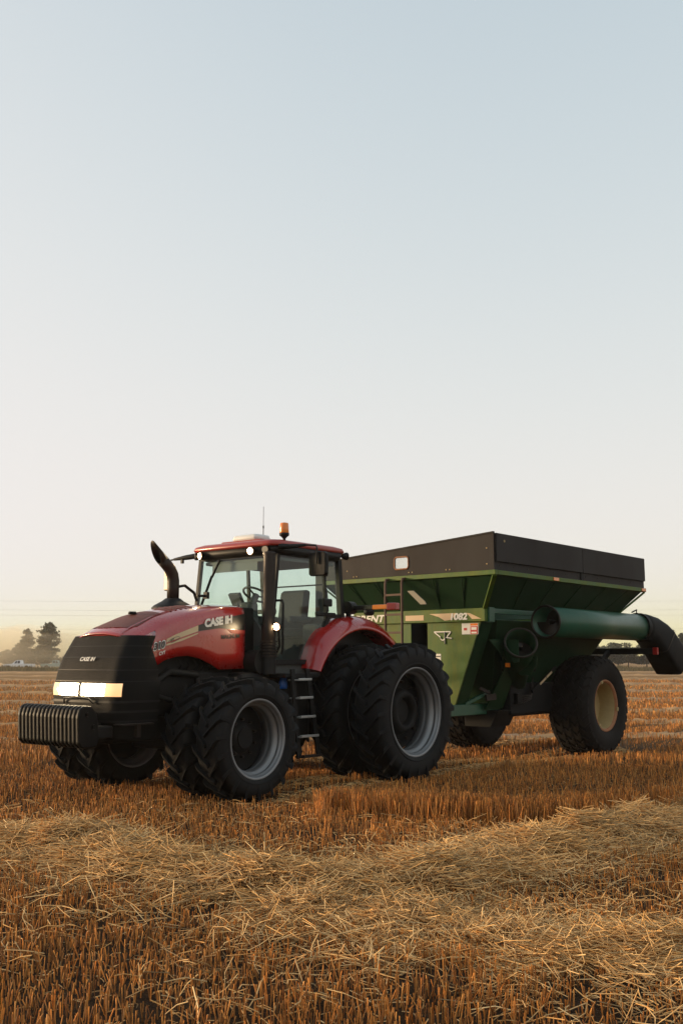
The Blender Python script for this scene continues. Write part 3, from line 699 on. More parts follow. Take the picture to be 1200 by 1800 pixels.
# door handle block, handrail, steps
m_ = MB(); m_.box((.58, .83, 2.56), (.78, .88, 2.68), .02); m_.beam((.72, .86, 2.44), (.70, .86, 2.6), .04, .04); m_.box((.48, .82, 2.41), (.94, .86, 2.47), .01); m_.build('door_handle', 'black', tr)
MB().box((.68, .83, 3.02), (.74, .87, 3.12), .01).build('door_hinge', 'black', tr)
m_ = MB(); m_.tube([(1.80, .93, 1.83), (1.80, .95, 1.90), (1.80, .95, 2.55), (1.80, .93, 2.60), (1.83, .84, 2.60)], .018, 8); m_.build('handrail', 'black', tr)
for k, (xx, z, hw) in enumerate(((1.60, 1.49, .14), (1.585, 1.235, .145), (1.56, .97, .16), (1.53, .70, .19), (1.48, .42, .20))):
    m_ = MB(); m_.box((xx - hw, 1.0 + .02 * k, z - .035), (xx + hw, 1.20 + .01 * k, z - .012), .004); m_.box((xx - hw, 1.195 + .012 * k, z - .03), (xx + hw, 1.215 + .012 * k, z + .002), .004); st = m_.build('step', 'alu' if k < 4 else 'steelgrey', tr)
for sx_ in (1, -1):
    m_ = MB(); m_.beam((1.60 + sx_ * .16, 1.10, 1.62), (1.48 + sx_ * .215, 1.18, .38), .03, .08); m_.build('step_side', 'black', tr)
m_ = MB(); m_.box((1.15, .78, 1.50), (1.9, 1.1, 1.56), .01); m_.build('platform', 'black', tr)
# rear fenders
for sg in (1, -1):
    rows = []
    for i in range(31):
        a = R(-42 + (104 + 0) * i / 30)
        e = float(sstep(35, 62, math.degrees(a)))
        sec = [(.72, 1.47 - .10 * e), (.84, 1.46 - .10 * e), (.95, 1.425 - .09 * e), (1.03, 1.36 - .06 * e), (1.075, 1.29 - .02 * e), (1.085, 1.245), (1.075, 1.235), (.95, 1.24), (.72, 1.24)]
        rows.append([(r * math.sin(a), sg * y, 1.0 + r * math.cos(a) * .985) for (y, r) in sec])
    fd = MB().grid(rows); k = len(rows[0]); fd.add(rows[0], [tuple(range(k))]); fd.add(rows[-1], [tuple(range(k))])
    fo = fd.build('rear_fender', 'red', tr)
    wall = [(1.30 * math.sin(R(a)), 1.0 + 1.30 * math.cos(R(a)) * .985) for a in range(-42, 63, 6)] + [(1.12, 1.2), (.3, .9), (-.9, 1.2)]
    MB().prism(wall, 1, sg * .70, sg * .73).build('fender_wall', 'black', tr)
    # marker arm
    m_ = MB(); m_.box((.10, min(sg * .78, sg * 1.32), 2.52), (.16, max(sg * .78, sg * 1.32), 2.59), .01); m_.tube([(.2, sg * .86, 2.56), (.06, sg * .86, 2.56)], .10, 16); m_.beam((.14, sg * .84, 2.56), (.14, sg * .84, 2.36), .06, .06); ar = m_.build('marker_arm', 'black', tr)
    MB().box((.09, min(sg * 1.325, sg * 1.60), 2.52), (.17, max(sg * 1.325, sg * 1.60), 2.59), .012).build('amber_marker', 'amber', ar)
    MB().box((.07, min(sg * 1.603, sg * 1.78), 2.50), (.18, max(sg * 1.603, sg * 1.78), 2.61), .015).build('red_marker', 'redlens', ar)
m_ = MB(); m_.lathe_z([(.0, .10), (.06, .095), (.085, .05), (.085, 0), (.05, -.03), (0, -.03)], (-.45, .80, 2.49), 18); m_.build('fender_lamp', 'black', tr)

# ------------------------------------------------------------------ GRAIN CART
S = 1.07
ct = empty('grain_cart', (3.895, 21.186, -.1225), R(49 + 180)); ct.scale = (S, S, S)
tag(ct, 'green grain cart with dark extension boards and folded side auger behind the tractor', 'grain cart')
xf, xr, yw, zr = 4.0, -1.45, 1.83, 3.12
# inner shell of the hopper
def shell(name, top, bot, m, th=.02):
    (x0, x1, y0, z0), (x2, x3, y1, z1) = top, bot
    a = [(x0, -y0, z0), (x1, -y0, z0), (x1, y0, z0), (x0, y0, z0)]; b_ = [(x2, -y1, z1), (x3, -y1, z1), (x3, y1, z1), (x2, y1, z1)]
    mb = MB().add(a + b_, [(i, (i + 1) % 4, (i + 1) % 4 + 4, i + 4) for i in range(4)])
    o = mb.build(name, m, ct); s_ = o.modifiers.new('sheet', 'SOLIDIFY'); s_.thickness = th; s_.offset = -1
    return o
zb0, xb_f, xb_r, yb = 2.58, 3.60, -1.02, 1.37
shell('hopper_upper', (xr, xf, yw - .01, zr), (xb_r, xb_f, yb, zb0), 'greenshade')
shell('hopper_lower', (xb_r + .02, 3.2, yb - .02, 2.40), (.2, 2.3, .62, .86), 'greenshade')
m_ = MB(); m_.box((.2, -.62, .80), (2.3, .62, .87)); m_.build('hopper_floor', 'dark', ct)
# girdle band below the upper slope
m_ = MB()
m_.box((xb_f - .06, -yb - .02, 2.37), (xb_f + .02, yb + .02, 2.585), .008); m_.build('front_band', 'green', ct)
for sg in (1, -1):
    m_ = MB(); m_.box((xb_r, sg * yb - .04, 2.50), (xb_f - .062, sg * yb + .03, 2.585), .008); m_.build('side_band', 'teal', ct)
    m_ = MB(); m_.box((xb_f - .22, sg * (yb) - .05, 2.36), (xb_f - .062, sg * yb + .055, 2.60), .008); m_.build('corner_plate', 'teal', ct)
m_ = MB(); m_.box((xb_r - .02, -yb, 2.40), (xb_r + .05, yb, 2.58), .008); m_.build('rear_band', 'green', ct)
# rim
for nm, lo, hi in (('front', (xf - .05, -yw - .03, 3.075), (xf + .03, yw + .03, 3.15)), ('left', (xr, yw - .04, 3.077), (xf - .052, yw + .03, 3.148)), ('right', (xr, -yw - .03, 3.077), (xf - .052, -yw + .04, 3.148)), ('rear', (xr - .03, -yw - .03, 3.075), (xr - .002, yw + .03, 3.15))):
    MB().box(lo, hi, .006).build('rim_rail', 'green', ct)
# corner ribs
for (xa, xbb, sg) in ((xf, xb_f, 1), (xf, xb_f, -1), (xr, xb_r, 1), (xr, xb_r, -1)):
    m_ = MB(); m_.beam((xa, sg * (yw), zr - .05), (xbb, sg * (yb + .01), zb0), .07, .03); m_.build('corner_rib', 'green', ct)
# extension boards
ztn, ztf = 3.735, 3.475
def zt(y): return ztf + (ztn - ztf) * (y + yw) / (2 * yw)
# front board with a window opening: built as strips round the opening
wy0, wy1, wz0, wz1 = -.145, .15, 3.265, 3.47
def board(poly): MB().prism(poly, 0, xf - .02, xf + .012).build('front_board', 'ext', ct)
board([(-yw, 3.152), (wy0, 3.152), (wy0, zt(wy0)), (-yw, zt(-yw))])
board([(wy1, 3.152), (yw, 3.152), (yw, zt(yw)), (wy1, zt(wy1))])
board([(wy0 + .0015, wz1), (wy1 - .0015, wz1), (wy1 - .0015, zt(wy1)), (wy0 + .0015, zt(wy0))])
board([(wy0 + .0015, 3.152), (wy1 - .0015, 3.152), (wy1 - .0015, wz0), (wy0 + .0015, wz0)])
fr_ = []
cr = .05
for (cy, cz, a0) in ((wy1 - cr, wz1 - cr, 0), (wy0 + cr, wz1 - cr, 90), (wy0 + cr, wz0 + cr, 180), (wy1 - cr, wz0 + cr, 270)):
    for k in range(5):
        a = R(a0 + 22.5 * k); fr_.append((cy + cr * math.cos(a), cz + cr * math.sin(a)))
m_ = MB(); m_.tube([(xf + .014, p[0], p[1]) for p in fr_ + fr_[:2]], .014, 6, caps=False); m_.build('window_gasket', 'rust', ct)
for (sy, sz) in ((1, 1), (1, -1), (-1, 1), (-1, -1)):
    cy = wy1 if sy > 0 else wy0; cz = wz1 if sz > 0 else wz0
    MB().prism([(cy, cz), (cy - sy * .045, cz), (cy - sy * .014, cz - sz * .014), (cy, cz - sz * .045)], 0, xf - .018, xf + .010).build('window_corner', 'ext', ct)
m_ = MB(); m_.box((xf - .012, wy0, wz0), (xf - .006, wy1, wz1)); m_.build('window_pane', 'pane', ct)
m_ = MB(); m_.beam((xf, -yw, zt(-yw) + .012), (xf, yw, zt(yw) + .012), .05, .025); m_.build('board_cap', 'ext', ct)
for sg, zt_ in ((1, ztn), (-1, ztf)):
    y0, y1 = sg * (yw - .02), sg * (yw + .0)
    MB().box((xr, min(y0, y1), 3.15), (xf - .022, max(y0, y1), 3.30)).build('side_board', 'ext', ct)
    y0, y1 = sg * (yw - .015), sg * (yw + .035)
    xs = 1.13
    MB().box((xs + .006, min(y0, y1), 3.285), (xf - .022, max(y0, y1), zt_), .006).build('side_board', 'ext', ct)
    MB().box((xr, min(y0, y1), 3.285), (xs - .006, max(y0, y1), zt_), .006).build('side_board', 'ext', ct)
    MB().box((xs - .05, min(sg * (yw - .015), sg * (yw + .02)), 3.15), (xs + .05, max(sg * (yw - .015), sg * (yw + .02)), 3.284)).build('board_joint', 'dark', ct)
MB().prism([(-yw + .03, 3.152), (yw - .03, 3.152), (yw - .03, ztn), (-yw + .03, ztf)], 0, xr - .005, xr + .02).build('rear_board', 'ext', ct)
m_ = MB(); m_.tube([(3.75, yw + .036, 3.62), (3.75, yw + .041, 3.62)], .022, 8); m_.build('board_patch', 'oldcream', ct)
for (yy, zz) in ((-1.05, 3.19), (-.98, 3.192), (.16, 3.2), (.23, 3.2), (.92, 3.2), (.99, 3.2), (-1.2, 3.3), (1.7, 3.25), (1.7, 3.5)):
    m_ = MB(); m_.tube([(xf + .012, yy, zz), (xf + .02, yy, zz)], .012, 6); m_.build('board_bolt', 'oldcream', ct)
for yy in (-1.2, -.62, .62, 1.2):
    m_ = MB(); m_.tube([(xf - .012, yy, zr - .06), (xb_f + .012, yy * .82, zb0 + .02)], .009, 5); m_.build('weld_seam', 'greenshade', ct)
for xx in (3.0, 2.1, 1.13, .2, -.7):
    xb2 = xb_r + (xb_f - xb_r) * (xx - xr) / (xf - xr); m_ = MB(); m_.tube([(xx, yw - .012, zr - .06), (xb2, yb + .012, zb0 + .02)], .009, 5); m_.build('weld_seam', 'greenshade', ct)
for xx in list(np.linspace(-1.3, .98, 6)) + list(np.linspace(1.28, 3.85, 7)):
    m_ = MB(); m_.tube([(xx, yw + .0, 3.225), (xx, yw + .009, 3.225)], .011, 6); m_.build('board_bolt', 'steelgrey', ct)
# second window on sloped front
def fslope(y, z): return (xf + (xb_f - xf) * (zr - z) / (zr - zb0) + .012, y, z)
quad('slope_window', [fslope(.0, 2.90), fslope(.13, 2.90), fslope(.27, 2.72), fslope(.27, 2.68), fslope(.15, 2.68)][::-1], 'paneg', ct, .01)
# amber markers
for xx in (2.12, -1.36): MB().box((xx - .09, yw + .031, 3.085), (xx + .09, yw + .045, 3.14), .004).build('amber_marker', 'amber', ct)
# lower front plates
xp = 3.56
def plate(ya, yb_, yc, yd, nm='front_panel', m='green'):
    return MB().prism([(ya, 2.372), (yb_, 2.372), (yc, .88), (yd, .88)], 0, xp - .02, xp).build(nm, m, ct)
plate(.20, 1.28, .70, .20); plate(-.15, -1.28, -.70, -.15)
for sg in (1, -1):
    MB().add([(xp, sg * 1.28, 2.372), (xp, sg * .70, .88), (xp - .34, sg * .70, .88), (xp - .34, sg * 1.28, 2.372), (xp, sg * 1.262, 2.372), (xp, sg * .682, .88), (xp - .34, sg * .682, .88), (xp - .34, sg * 1.262, 2.372)],
             [(0, 1, 2, 3), (7, 6, 5, 4), (0, 4, 5, 1), (1, 5, 6, 2), (2, 6, 7, 3), (3, 7, 4, 0)]).build('panel_flange', 'greenshade', ct)
for yy in (.2, -.15): MB().box((xp - .45, yy - .008, .9), (xp - .021, yy + .008, 2.37)).build('slot_side', 'dark', ct)
MB().box((xp - .47, -.15, .9), (xp - .45, .2, 2.37)).build('slot_back', 'dark', ct)
MB().box((xp - .46, -.68, .9), (xp - .40, .68, 2.0)).build('inner_bulkhead', 'dark', ct)
# frame rails, tongue, sump
for sg in (1, -1): MB().box((-.6, sg * .72 - .07, .84), (3.95, sg * .72 + .07, 1.02), .01).build('frame_rail', 'teal', ct)
m_ = MB(); m_.beam((3.9, .6, .88), (5.25, .02, .62), .14, .16); m_.beam((3.9, -.6, .88), (5.25, -.02, .62), .14, .16); m_.box((5.1, -.12, .5), (5.4, .12, .68), .02); m_.build('tongue', 'teal', ct)
m_ = MB(); m_.prism([(.32, .90), (1.02, .90), (.86, .62), (.34, .62)], 0, 2.1, 2.7, .01); m_.build('auger_sump', 'dark', ct)
m_ = MB(); m_.box((.3, -.95, .78), (2.2, .95, 1.25), .02); m_.box((.2, .8, .82), (2.3, 1.02, 1.35), .02); m_.box((-.5, -.9, .8), (.5, .9, 1.1), .02); m_.build('undercarriage', 'dark', ct)
for sg in (1, -1):
    MB().add([(2.72, sg * 1.30, 1.80), (2.40, sg * 1.30, 1.80), (2.30, sg * .86, .92), (2.85, sg * .86, .92), (2.72, sg * 1.28, 1.80), (2.40, sg * 1.28, 1.80), (2.30, sg * .84, .92), (2.85, sg * .84, .92)],
             [(0, 1, 2, 3), (7, 6, 5, 4), (0, 4, 5, 1), (1, 5, 6, 2), (2, 6, 7, 3), (3, 7, 4, 0)]).build('hopper_leg', 'greenshade', ct)
m_ = MB(); m_.beam((3.3, .75, 1.02), (2.8, .9, 1.22), .07, .05); m_.build('frame_brace', 'teal', ct)
m_ = MB(); m_.beam((3.05, .9, 1.28), (2.9, .98, 1.20), .06, .05); m_.beam((2.95, .94, 1.12), (2.75, 1.0, 1.14), .05, .1); m_.build('lever_bracket', 'steelgrey', ct)
# lower auger section and its open end
m_ = MB()
e = Vector((2.92, 1.62, 2.03)); s0 = Vector((1.5, .5, 1.15)); dv = (e - s0).normalized()
fe = Vector((3.2, 1.5, 2.2)) 
pts = [s0, s0.lerp(e, .7), e]
m_.tube(pts, .25, 28, caps=False); lo_ = m_.build('lower_auger', 'greenshade', ct); q = lo_.modifiers.new('wall', 'SOLIDIFY'); q.thickness = .012
def ring_obj(name, c, d, r, m, rt=.018):
    c = Vector(c); d = Vector(d).normalized(); a = d.cross(Vector((0, 0, 1))).normalized(); b = d.cross(a)
    m_ = MB(); m_.tube([c + (a * math.cos(t) + b * math.sin(t)) * r for t in np.linspace(0, 2 * pi, 37)], rt, 8, caps=False); return m_.build(name, m, ct)
ring_obj('auger_flange', e, dv, .262, 'steelgrey')
def flight(name, c, d, r, n_t, L):
    c = Vector(c); d = Vector(d).normalized(); a = d.cross(Vector((0, 0, 1))).normalized(); b = d.cross(a); rows = []
    for i in range(n_t * 16 + 1):
        t = i / 16 * 2 * pi; p = c - d * (L * i / (n_t * 16)); v = a * math.cos(t) + b * math.sin(t)
        rows.append([p + v * .04, p + v * r])
    m_ = MB().grid(rows); m_.tube([c + d * .02, c - d * L], .04, 10); return m_.build(name, 'steelgrey', ct)
flight('auger_screw', e - dv * .10, dv, .22, 2, .8)
# upper auger, folded along the side
tz, tyy = 2.385, 1.80
f0 = Vector((2.40, tyy, tz)); f1 = Vector((-1.22, tyy - .02, tz - .01)); du = (f0 - f1).normalized()
m_ = MB(); m_.tube([f0, f1], .255, 36, caps=False); o = m_.build('upper_auger', 'teal', ct); q = o.modifiers.new('wall', 'SOLIDIFY'); q.thickness = .012
ring_obj('auger_flange', f0, du, .265, 'steelgrey', .02)
flight('auger_screw', f0 - du * .10, du, .22, 3, 1.0)
m_ = MB(); m_.tube([(-1.12, tyy, tz), (-1.23, tyy, tz)], .272, 36, caps=False); m_.tube([(-1.12, tyy + .0, tz + .26), (-1.14, tyy, tz + .33), (-.92, tyy, tz + .275)], .014, 6); m_.build('spout_collar', 'dark', ct)
# spout : rounded box sections swept round a bend
def sec(c, ax, wv, hw, hh, n=6, cr=.4):
    c = Vector(c); wv = Vector(wv).normalized(); hv = Vector(ax).normalized().cross(wv).normalized(); out = []
    for k in range(24):
        t = 2 * pi * k / 24; cx = math.copysign(abs(math.cos(t)) ** cr, math.cos(t)); sy = math.copysign(abs(math.sin(t)) ** cr, math.sin(t))
        out.append(tuple(c + wv * cx * hw + hv * sy * hh))
    return out
path = [((-1.18, tyy, tz), 0, 1.0, .268), ((-1.36, tyy + .005, tz - .01), 8, .85, .27), ((-1.56, tyy + .02, tz - .055), 20, .6, .275), ((-1.76, tyy + .05, tz - .15), 34, .42, .28), ((-1.90, tyy + .075, tz - .26), 42, .3, .285), ((-2.36, tyy + .16, tz - .72), 45, .22, .29)]
rings = []
for (c, ang, cr_, h_) in path:
    ax = Vector((-math.cos(R(ang)), .12 * (ang > 20), -math.sin(R(ang))))
    rings.append(sec(c, ax, (.1 * (ang > 20), 1, 0), h_, h_, cr=cr_))
sp = ring_loft(rings, False, False).build('spout', 'dark', ct); q = sp.modifiers.new('wall', 'SOLIDIFY'); q.thickness = .012
cb = Vector(path[4][0]); ring_loft([[tuple(cb + (Vector(p) - cb) * 1.04 + Vector((-dd * .72, 0, -dd * .69))) for p in rings[4]] for dd in (-.01, .02)], False, False).build('spout_band', 'steelgrey', ct)
# brackets round the auger hinge
MB().prism([(1.36, 2.08), (1.62, 2.08), (1.62, 1.72), (1.52, 1.70)], 0, 2.98, 3.0).build('gusset', 'greenshade', ct)
MB().prism([(3.35, 2.08), (2.95, 2.10), (2.62, 1.66), (2.75, 1.66)], 1, 1.27, 1.29).build('gusset', 'greenshade', ct)
MB().prism([(1.20, 1.80), (1.72, 1.80), (1.70, 1.66), (1.58, 1.50), (1.40, 1.50), (1.24, 1.64)], 0, 2.55, 2.58).build('hinge_bracket', 'greenshade', ct)
m_ = MB(); m_.box((2.0, 1.0, 1.55), (2.53, 1.36, 1.80), .02); m_.build('auger_mount', 'dark', ct)
MB().box((2.86, 1.285, 1.63), (2.875, 1.37, 1.70)).build('amber_reflector', 'amber', ct)
for k in range(4):
    z0 = 1.06 + .02 * k; m_ = MB(); m_.tube([(2.1, 1.04, z0), (2.0, 1.10, z0 - .05 + .02 * k), (1.75, 1.10, z0 + .02), (1.62, 1.06, 1.25 + .03 * k), (1.58, 1.04, 1.45)], .010, 6); m_.build('hydraulic_hose', 'steelgrey', ct)
MB().box((2.05, 1.02, 1.0), (2.2, 1.10, 1.18), .01).build('valve_block', 'iron', ct)
m_ = MB(); m_.beam((1.75, 1.12, 1.20), (.9, 1.12, 1.62), .03, .05); m_.build('axle_brace', 'dark', ct)
for (a, b_) in ((.30, .55), (.58, .80)):
    p0 = Vector((1.75, 1.14, 1.20)).lerp(Vector((.9, 1.14, 1.62)), a); p1 = Vector((1.75, 1.14, 1.20)).lerp(Vector((.9, 1.14, 1.62)), b_)
    m_ = MB(); m_.beam(p0, p1, .012, .035); m_.build('reflective_strip', 'decalc', ct)
# ladder
for yy in (-.26, .09):
    m_ = MB(); m_.tube([(xf + .02, yy + .0, 3.10), (xf + .10, yy, 3.09), (xf + .12, yy, 3.03), (xf + .12, yy, 1.45)], .022, 8); m_.build('ladder_rail', 'ladder', ct)
for z in (2.83, 2.50, 2.20, 1.90, 1.60):
    m_ = MB(); m_.beam((xf + .12, -.255, z), (xf + .12, .085, z), .03, .035); m_.build('ladder_rung', 'ladder', ct)
m_ = MB(); m_.beam((xf + .12, -.085, 1.6), (xp, -.085, 1.3), .05, .05); m_.build('ladder_stay', 'rust', ct)
# lettering and decals on the front
xl = xb_f + .022
lettering('BRENT', 'name_lettering', 'decalw', ct, (xl, -1.36, 2.405), (0, 1, 0), (0, 0, 1), .70, .125, shear=.25, bold=.03)
MB().box((xl - .001, -.22, 2.41), (xl + .002, .17, 2.50)).build('band_stripe', 'decalg', ct)
def fpoly(nm, m, pts, x): MB().prism(pts, 0, x - .002, x + .002).build(nm, m, ct)
fpoly('band_swoosh', 'decalg', [(.28, 2.515), (.86, 2.515), (.78, 2.45), (.70, 2.405), (.60, 2.395), (.48, 2.46)], xl)
fpoly('band_swoosh', 'decalg', [(1.02, 2.515), (1.10, 2.505), (1.32, 2.41), (1.14, 2.41), (1.08, 2.47)], xl)
lettering('1082', 'number_lettering', 'decalw', ct, (xl + .003, .72, 2.40), (0, 1, 0), (0, 0, 1), .33, .115, shear=.14, bold=.045)
def stroke(nm, pts, wd, x, m='decalw'):
    mb = MB()
    for a, b_ in zip(pts[:-1], pts[1:]): mb.beam((x, *a), (x, *b_), .004, wd)
    mb.build(nm, m, ct)
def logo(dx, m, dy, dz):
    x = xp + .003 + dx
    g = lambda p: (p[0] + dy, p[1] + dz)
    arc = [(.515 + .045 * math.cos(t), 2.125 + .05 * math.sin(t)) for t in np.linspace(pi, 2 * pi, 9)]
    stroke('logo_mark', [g(p) for p in [(.47, 2.125), (.34, 2.215), (.68, 2.215), (.60, 2.13)]], .018, x, m)
    stroke('logo_mark', [g(p) for p in [(.47, 2.14)] + arc + [(.56, 2.20)]], .018, x + .001, m)
    stroke('logo_mark', [g(p) for p in [(.56, 2.215), (.56, 2.02)]], .022, x + .002, m)
    stroke('logo_mark', [g(p) for p in [(.58, 2.12), (.70, 2.105)]], .014, x + .001, m)
logo(0, 'decalb', .012, -.012); logo(.004, 'decalw', 0, 0)
def decal(y0, z0, y1, z1, m, x=xp + .003): MB().box((x - .002, y0, z0), (x + .002, y1, z1)).build('warning_decal', m, ct)
decal(.90, 2.165, 1.06, 2.345, 'decalw'); decal(1.062, 2.165, 1.22, 2.345, 'decalw'); decal(1.07, 2.17, 1.21, 2.295, 'decalr', xp + .007); decal(1.07, 2.305, 1.21, 2.34, 'amber', xp + .007)
decal(1.09, 2.235, 1.19, 2.28, 'decalw', xp + .011); decal(1.09, 2.18, 1.19, 2.205, 'decalw', xp + .011); decal(.94, 2.23, 1.0, 2.27, 'decalr', xp + .007)
decal(.24, 1.70, .47, 1.85, 'decalw'); decal(.25, 1.80, .46, 1.815, 'decalb', xp + .007); decal(.36, 1.58, .44, 1.69, 'decalw'); decal(.37, 1.60, .43, 1.645, 'decalr', xp + .007)
# axle and wheels
m_ = MB(); m_.box((-.12, -1.35, .78), (.12, 1.35, 1.02), .02); m_.build('axle', 'dark', ct)
def cart_wheel(sg):
    Rr, W, rim = .925, .80, .45; h = W / 2
    d = MB(); d.lathe_y([(-sg * .02, 0), (-sg * .02, .16), (-sg * .05, .22), (0, .33), (sg * .03, .40), (sg * .03, .44)], (0, 0, 0), 40); d = d.build('wheel', 'oldcream', ct)
    t = MB(); rc = Rr - .03
    t.lathe_y([(-h * .80, rim), (-h * .95, rim + .05), (-h, rim + .2), (-h * .98, rc - .12), (-h * .88, rc - .045), (-h * .6, rc - .008), (0, rc), (h * .6, rc - .008), (h * .88, rc - .045), (h * .98, rc - .12), (h, rim + .2), (h * .95, rim + .05), (h * .80, rim), (0, rim - .03)], (0, 0, 0), 72, closed=True)
    for row, (ya, yb_) in enumerate(((-.99, -.62), (-.56, -.22), (-.16, .16), (.22, .56), (.62, .99))):
        N = 30
        for k in range(N):
            a = 2 * pi * (k + .5 * (row % 2)) / N; vs = []
            for (tt, da) in ((ya, -.02), ((ya + yb_) / 2, .02), (yb_, -.02)):
                rb = float(np.interp(abs(tt), [0, .6, .88, .98, 1], [rc, rc - .008, rc - .045, rc - .11, rc - .12])); tp = rb + .03
                for (r, s_) in ((rb - .02, -.078), (tp, -.066), (tp, .066), (rb - .02, .078)):
                    aa_ = a + da * 2 + s_; vs.append((r * math.sin(aa_), tt * h, r * math.cos(aa_)))
            fs = []
            for i in range(2):
                for j in range(3): fs.append((i * 4 + j, i * 4 + j + 1, i * 4 + j + 5, i * 4 + j + 4))
            t.add(vs, fs + [(0, 1, 2, 3), (8, 9, 10, 11)])
    t.build('tyre', 'oldrubber', d)
    r_ = MB(); r_.lathe_y([(sg * h * .83, rim + .035), (sg * h * .90, rim + .02), (sg * h * .90, rim - .005), (sg * h * .80, rim - .03)], (0, 0, 0), 60); r_.build('rim', 'rust', d)
    b_ = MB(); b_.lathe_y([(sg * h * .80, rim - .028), (sg * h * .5, rim - .06), (sg * .02, rim - .055), (-sg * h * .8, rim - .03)], (0, 0, 0), 60); b_.build('rim_barrel', 'oldcream', d)
    hb = MB(); hb.lathe_y([(-sg * .02, .07), (sg * .03, .065), (sg * .035, .03), (sg * .035, 0)], (0, 0, 0), 24); hb.build('hub', 'rust', d)
    for k in range(3):
        a = 2 * pi * k / 3 + .35; c = MB(); c.box((-.035, sg * h * .89 - .012, -.02), (.035, sg * h * .89 + .02, .03), .006); c = c.build('rim_clamp', 'oldcream', d)
        c.location = ((rim - .005) * math.sin(a), 0, (rim - .005) * math.cos(a)); c.rotation_euler = (0, a, 0)
    d.location = (0, sg * 1.29, .915); return d
cart_wheel(1); cart_wheel(-1)
# rear light bar
m_ = MB(); m_.box((xr - .10, -1.9, 1.86), (xr - .04, 2.02, 1.98), .01); m_.beam((xr - .07, 1.0, 1.92), (-.9, .9, 1.4), .08, .08); m_.beam((xr - .07, -1.0, 1.92), (-.9, -.9, 1.4), .08, .08); lb = m_.build('rear_light_bar', 'dark', ct)
for sg in (1, -1): MB().box((xr - .105, sg * 1.98 - .05, 1.85), (xr - .035, sg * 1.98 + .05, 1.99), .01).build('red_marker', 'redlens', lb)

# ------------------------------------------------------------------ stubble
CA = R(49 + 180); rowdir = np.array([math.cos(CA), math.sin(CA)]); rowper = np.array([-rowdir[1], rowdir[0]])
def px_ground(x, y):
    """photo pixel to a point on the field (used to lay out the swaths)"""
    p = R(8.45); d = np.array([(x - 600) / 1750., 0, 0]) + np.array([0, math.cos(p), math.sin(p)]) - (y - 900) / 1750. * np.array([0, -math.sin(p), math.cos(p)])
    t = (-.02 - 1.75) / d[2]; return (d * t)[:2]
def path_dist(P, path):
    """distance to a polyline, and parameter along it"""
    best = np.full(len(P), 1e9); par = np.zeros(len(P)); acc = 0.
    for a, b_ in zip(path[:-1], path[1:]):
        ab = b_ - a; L = np.hypot(*ab); t = np.clip(((P - a) @ ab) / L ** 2, 0, 1); d = np.hypot(*(P - a - t[:, None] * ab).T)
        mk = d < best; best[mk] = d[mk]; par[mk] = acc + t[mk] * L; acc += L
    return best, par
swA = np.array([px_ground(*p) for p in ((-420, 1500), (-150, 1492), (60, 1492), (180, 1510), (300, 1545), (450, 1562), (620, 1570), (780, 1545), (900, 1510), (1040, 1478), (1200, 1450), (1420, 1415))])
swB = np.array([px_ground(*p) for p in ((520, 1585), (640, 1605), (760, 1625), (900, 1662), (1050, 1680), (1220, 1690), (1500, 1700))])
tallp = np.array([px_ground(*p) for p in ((560, 1432), (700, 1438), (840, 1448), (980, 1450), (1120, 1436), (1300, 1428))])
def vnoise(x, y, s, seed):
    r = np.random.default_rng(seed); g = r.random((64, 64)); u = (np.asarray(x) / s) % 64; v = (np.asarray(y) / s) % 64
    i = u.astype(int); j = v.astype(int); fu = u - i; fv = v - j; fu = fu * fu * (3 - 2 * fu); fv = fv * fv * (3 - 2 * fv)
    i2 = (i + 1) % 64; j2 = (j + 1) % 64
    return (g[i % 64, j % 64] * (1 - fu) + g[i2, j % 64] * fu) * (1 - fv) + (g[i % 64, j2] * (1 - fu) + g[i2, j2] * fu) * fv
def swath_h(P):
    x, y = P[:, 0], P[:, 1]
    dA, pA = path_dist(P, swA); dB, pB = path_dist(P, swB)
    n1 = vnoise(x, y, .6, 1); n2 = vnoise(x, y, .26, 2); n3 = vnoise(x, y, 1.3, 5)
    wA = .40 + .3 * n3; hA = (.08 + .26 * n1 * n1 * (.4 + n3) + .09 * np.exp(-((x + 1.9) / 1.3) ** 2)) * np.exp(-(dA / wA) ** 2 * 1.4)
    wB = .34 + .25 * n3; hB = (.04 + .13 * n1 * n1) * np.exp(-(dB / wB) ** 2 * 1.4)
    hh = np.maximum(hA, hB)
    return np.where(hh > .035, hh * (.55 + .9 * n2), 0), hh
Tm = np.array([[math.cos(R(TH + 180)), math.sin(R(TH + 180))], [-math.sin(R(TH + 180)), math.cos(R(TH + 180))]])
Km = np.array([[math.cos(CA), math.sin(CA)], [-math.sin(CA), math.cos(CA)]])
def crushed(P):
    L = (P - np.array([TX, TY])) @ Tm.T; k = np.zeros(len(P), bool)
    for (x0, yc, hl, hw) in ((WB, 1.485, .42, .23), (WB, .905, .42, .23), (0, 1.8, .5, .27), (0, 1.0, .5, .27)):
        k |= (np.abs(L[:, 0] - x0) < hl) & (np.abs(np.abs(L[:, 1]) - yc) < hw)
    track = (L[:, 0] < WB) & (L[:, 0] > -14) & ((np.abs(np.abs(L[:, 1]) - 1.8) < .26) | (np.abs(np.abs(L[:, 1]) - 1.0) < .26))
    C_ = (P - np.array([3.895, 21.186])) @ Km.T / S
    k |= (np.abs(C_[:, 0]) < .42) & (np.abs(np.abs(C_[:, 1]) - 1.29) < .40)
    track |= (C_[:, 0] < 0) & (C_[:, 0] > -40) & (np.abs(np.abs(C_[:, 1]) - 1.29) < .40)
    return k, track
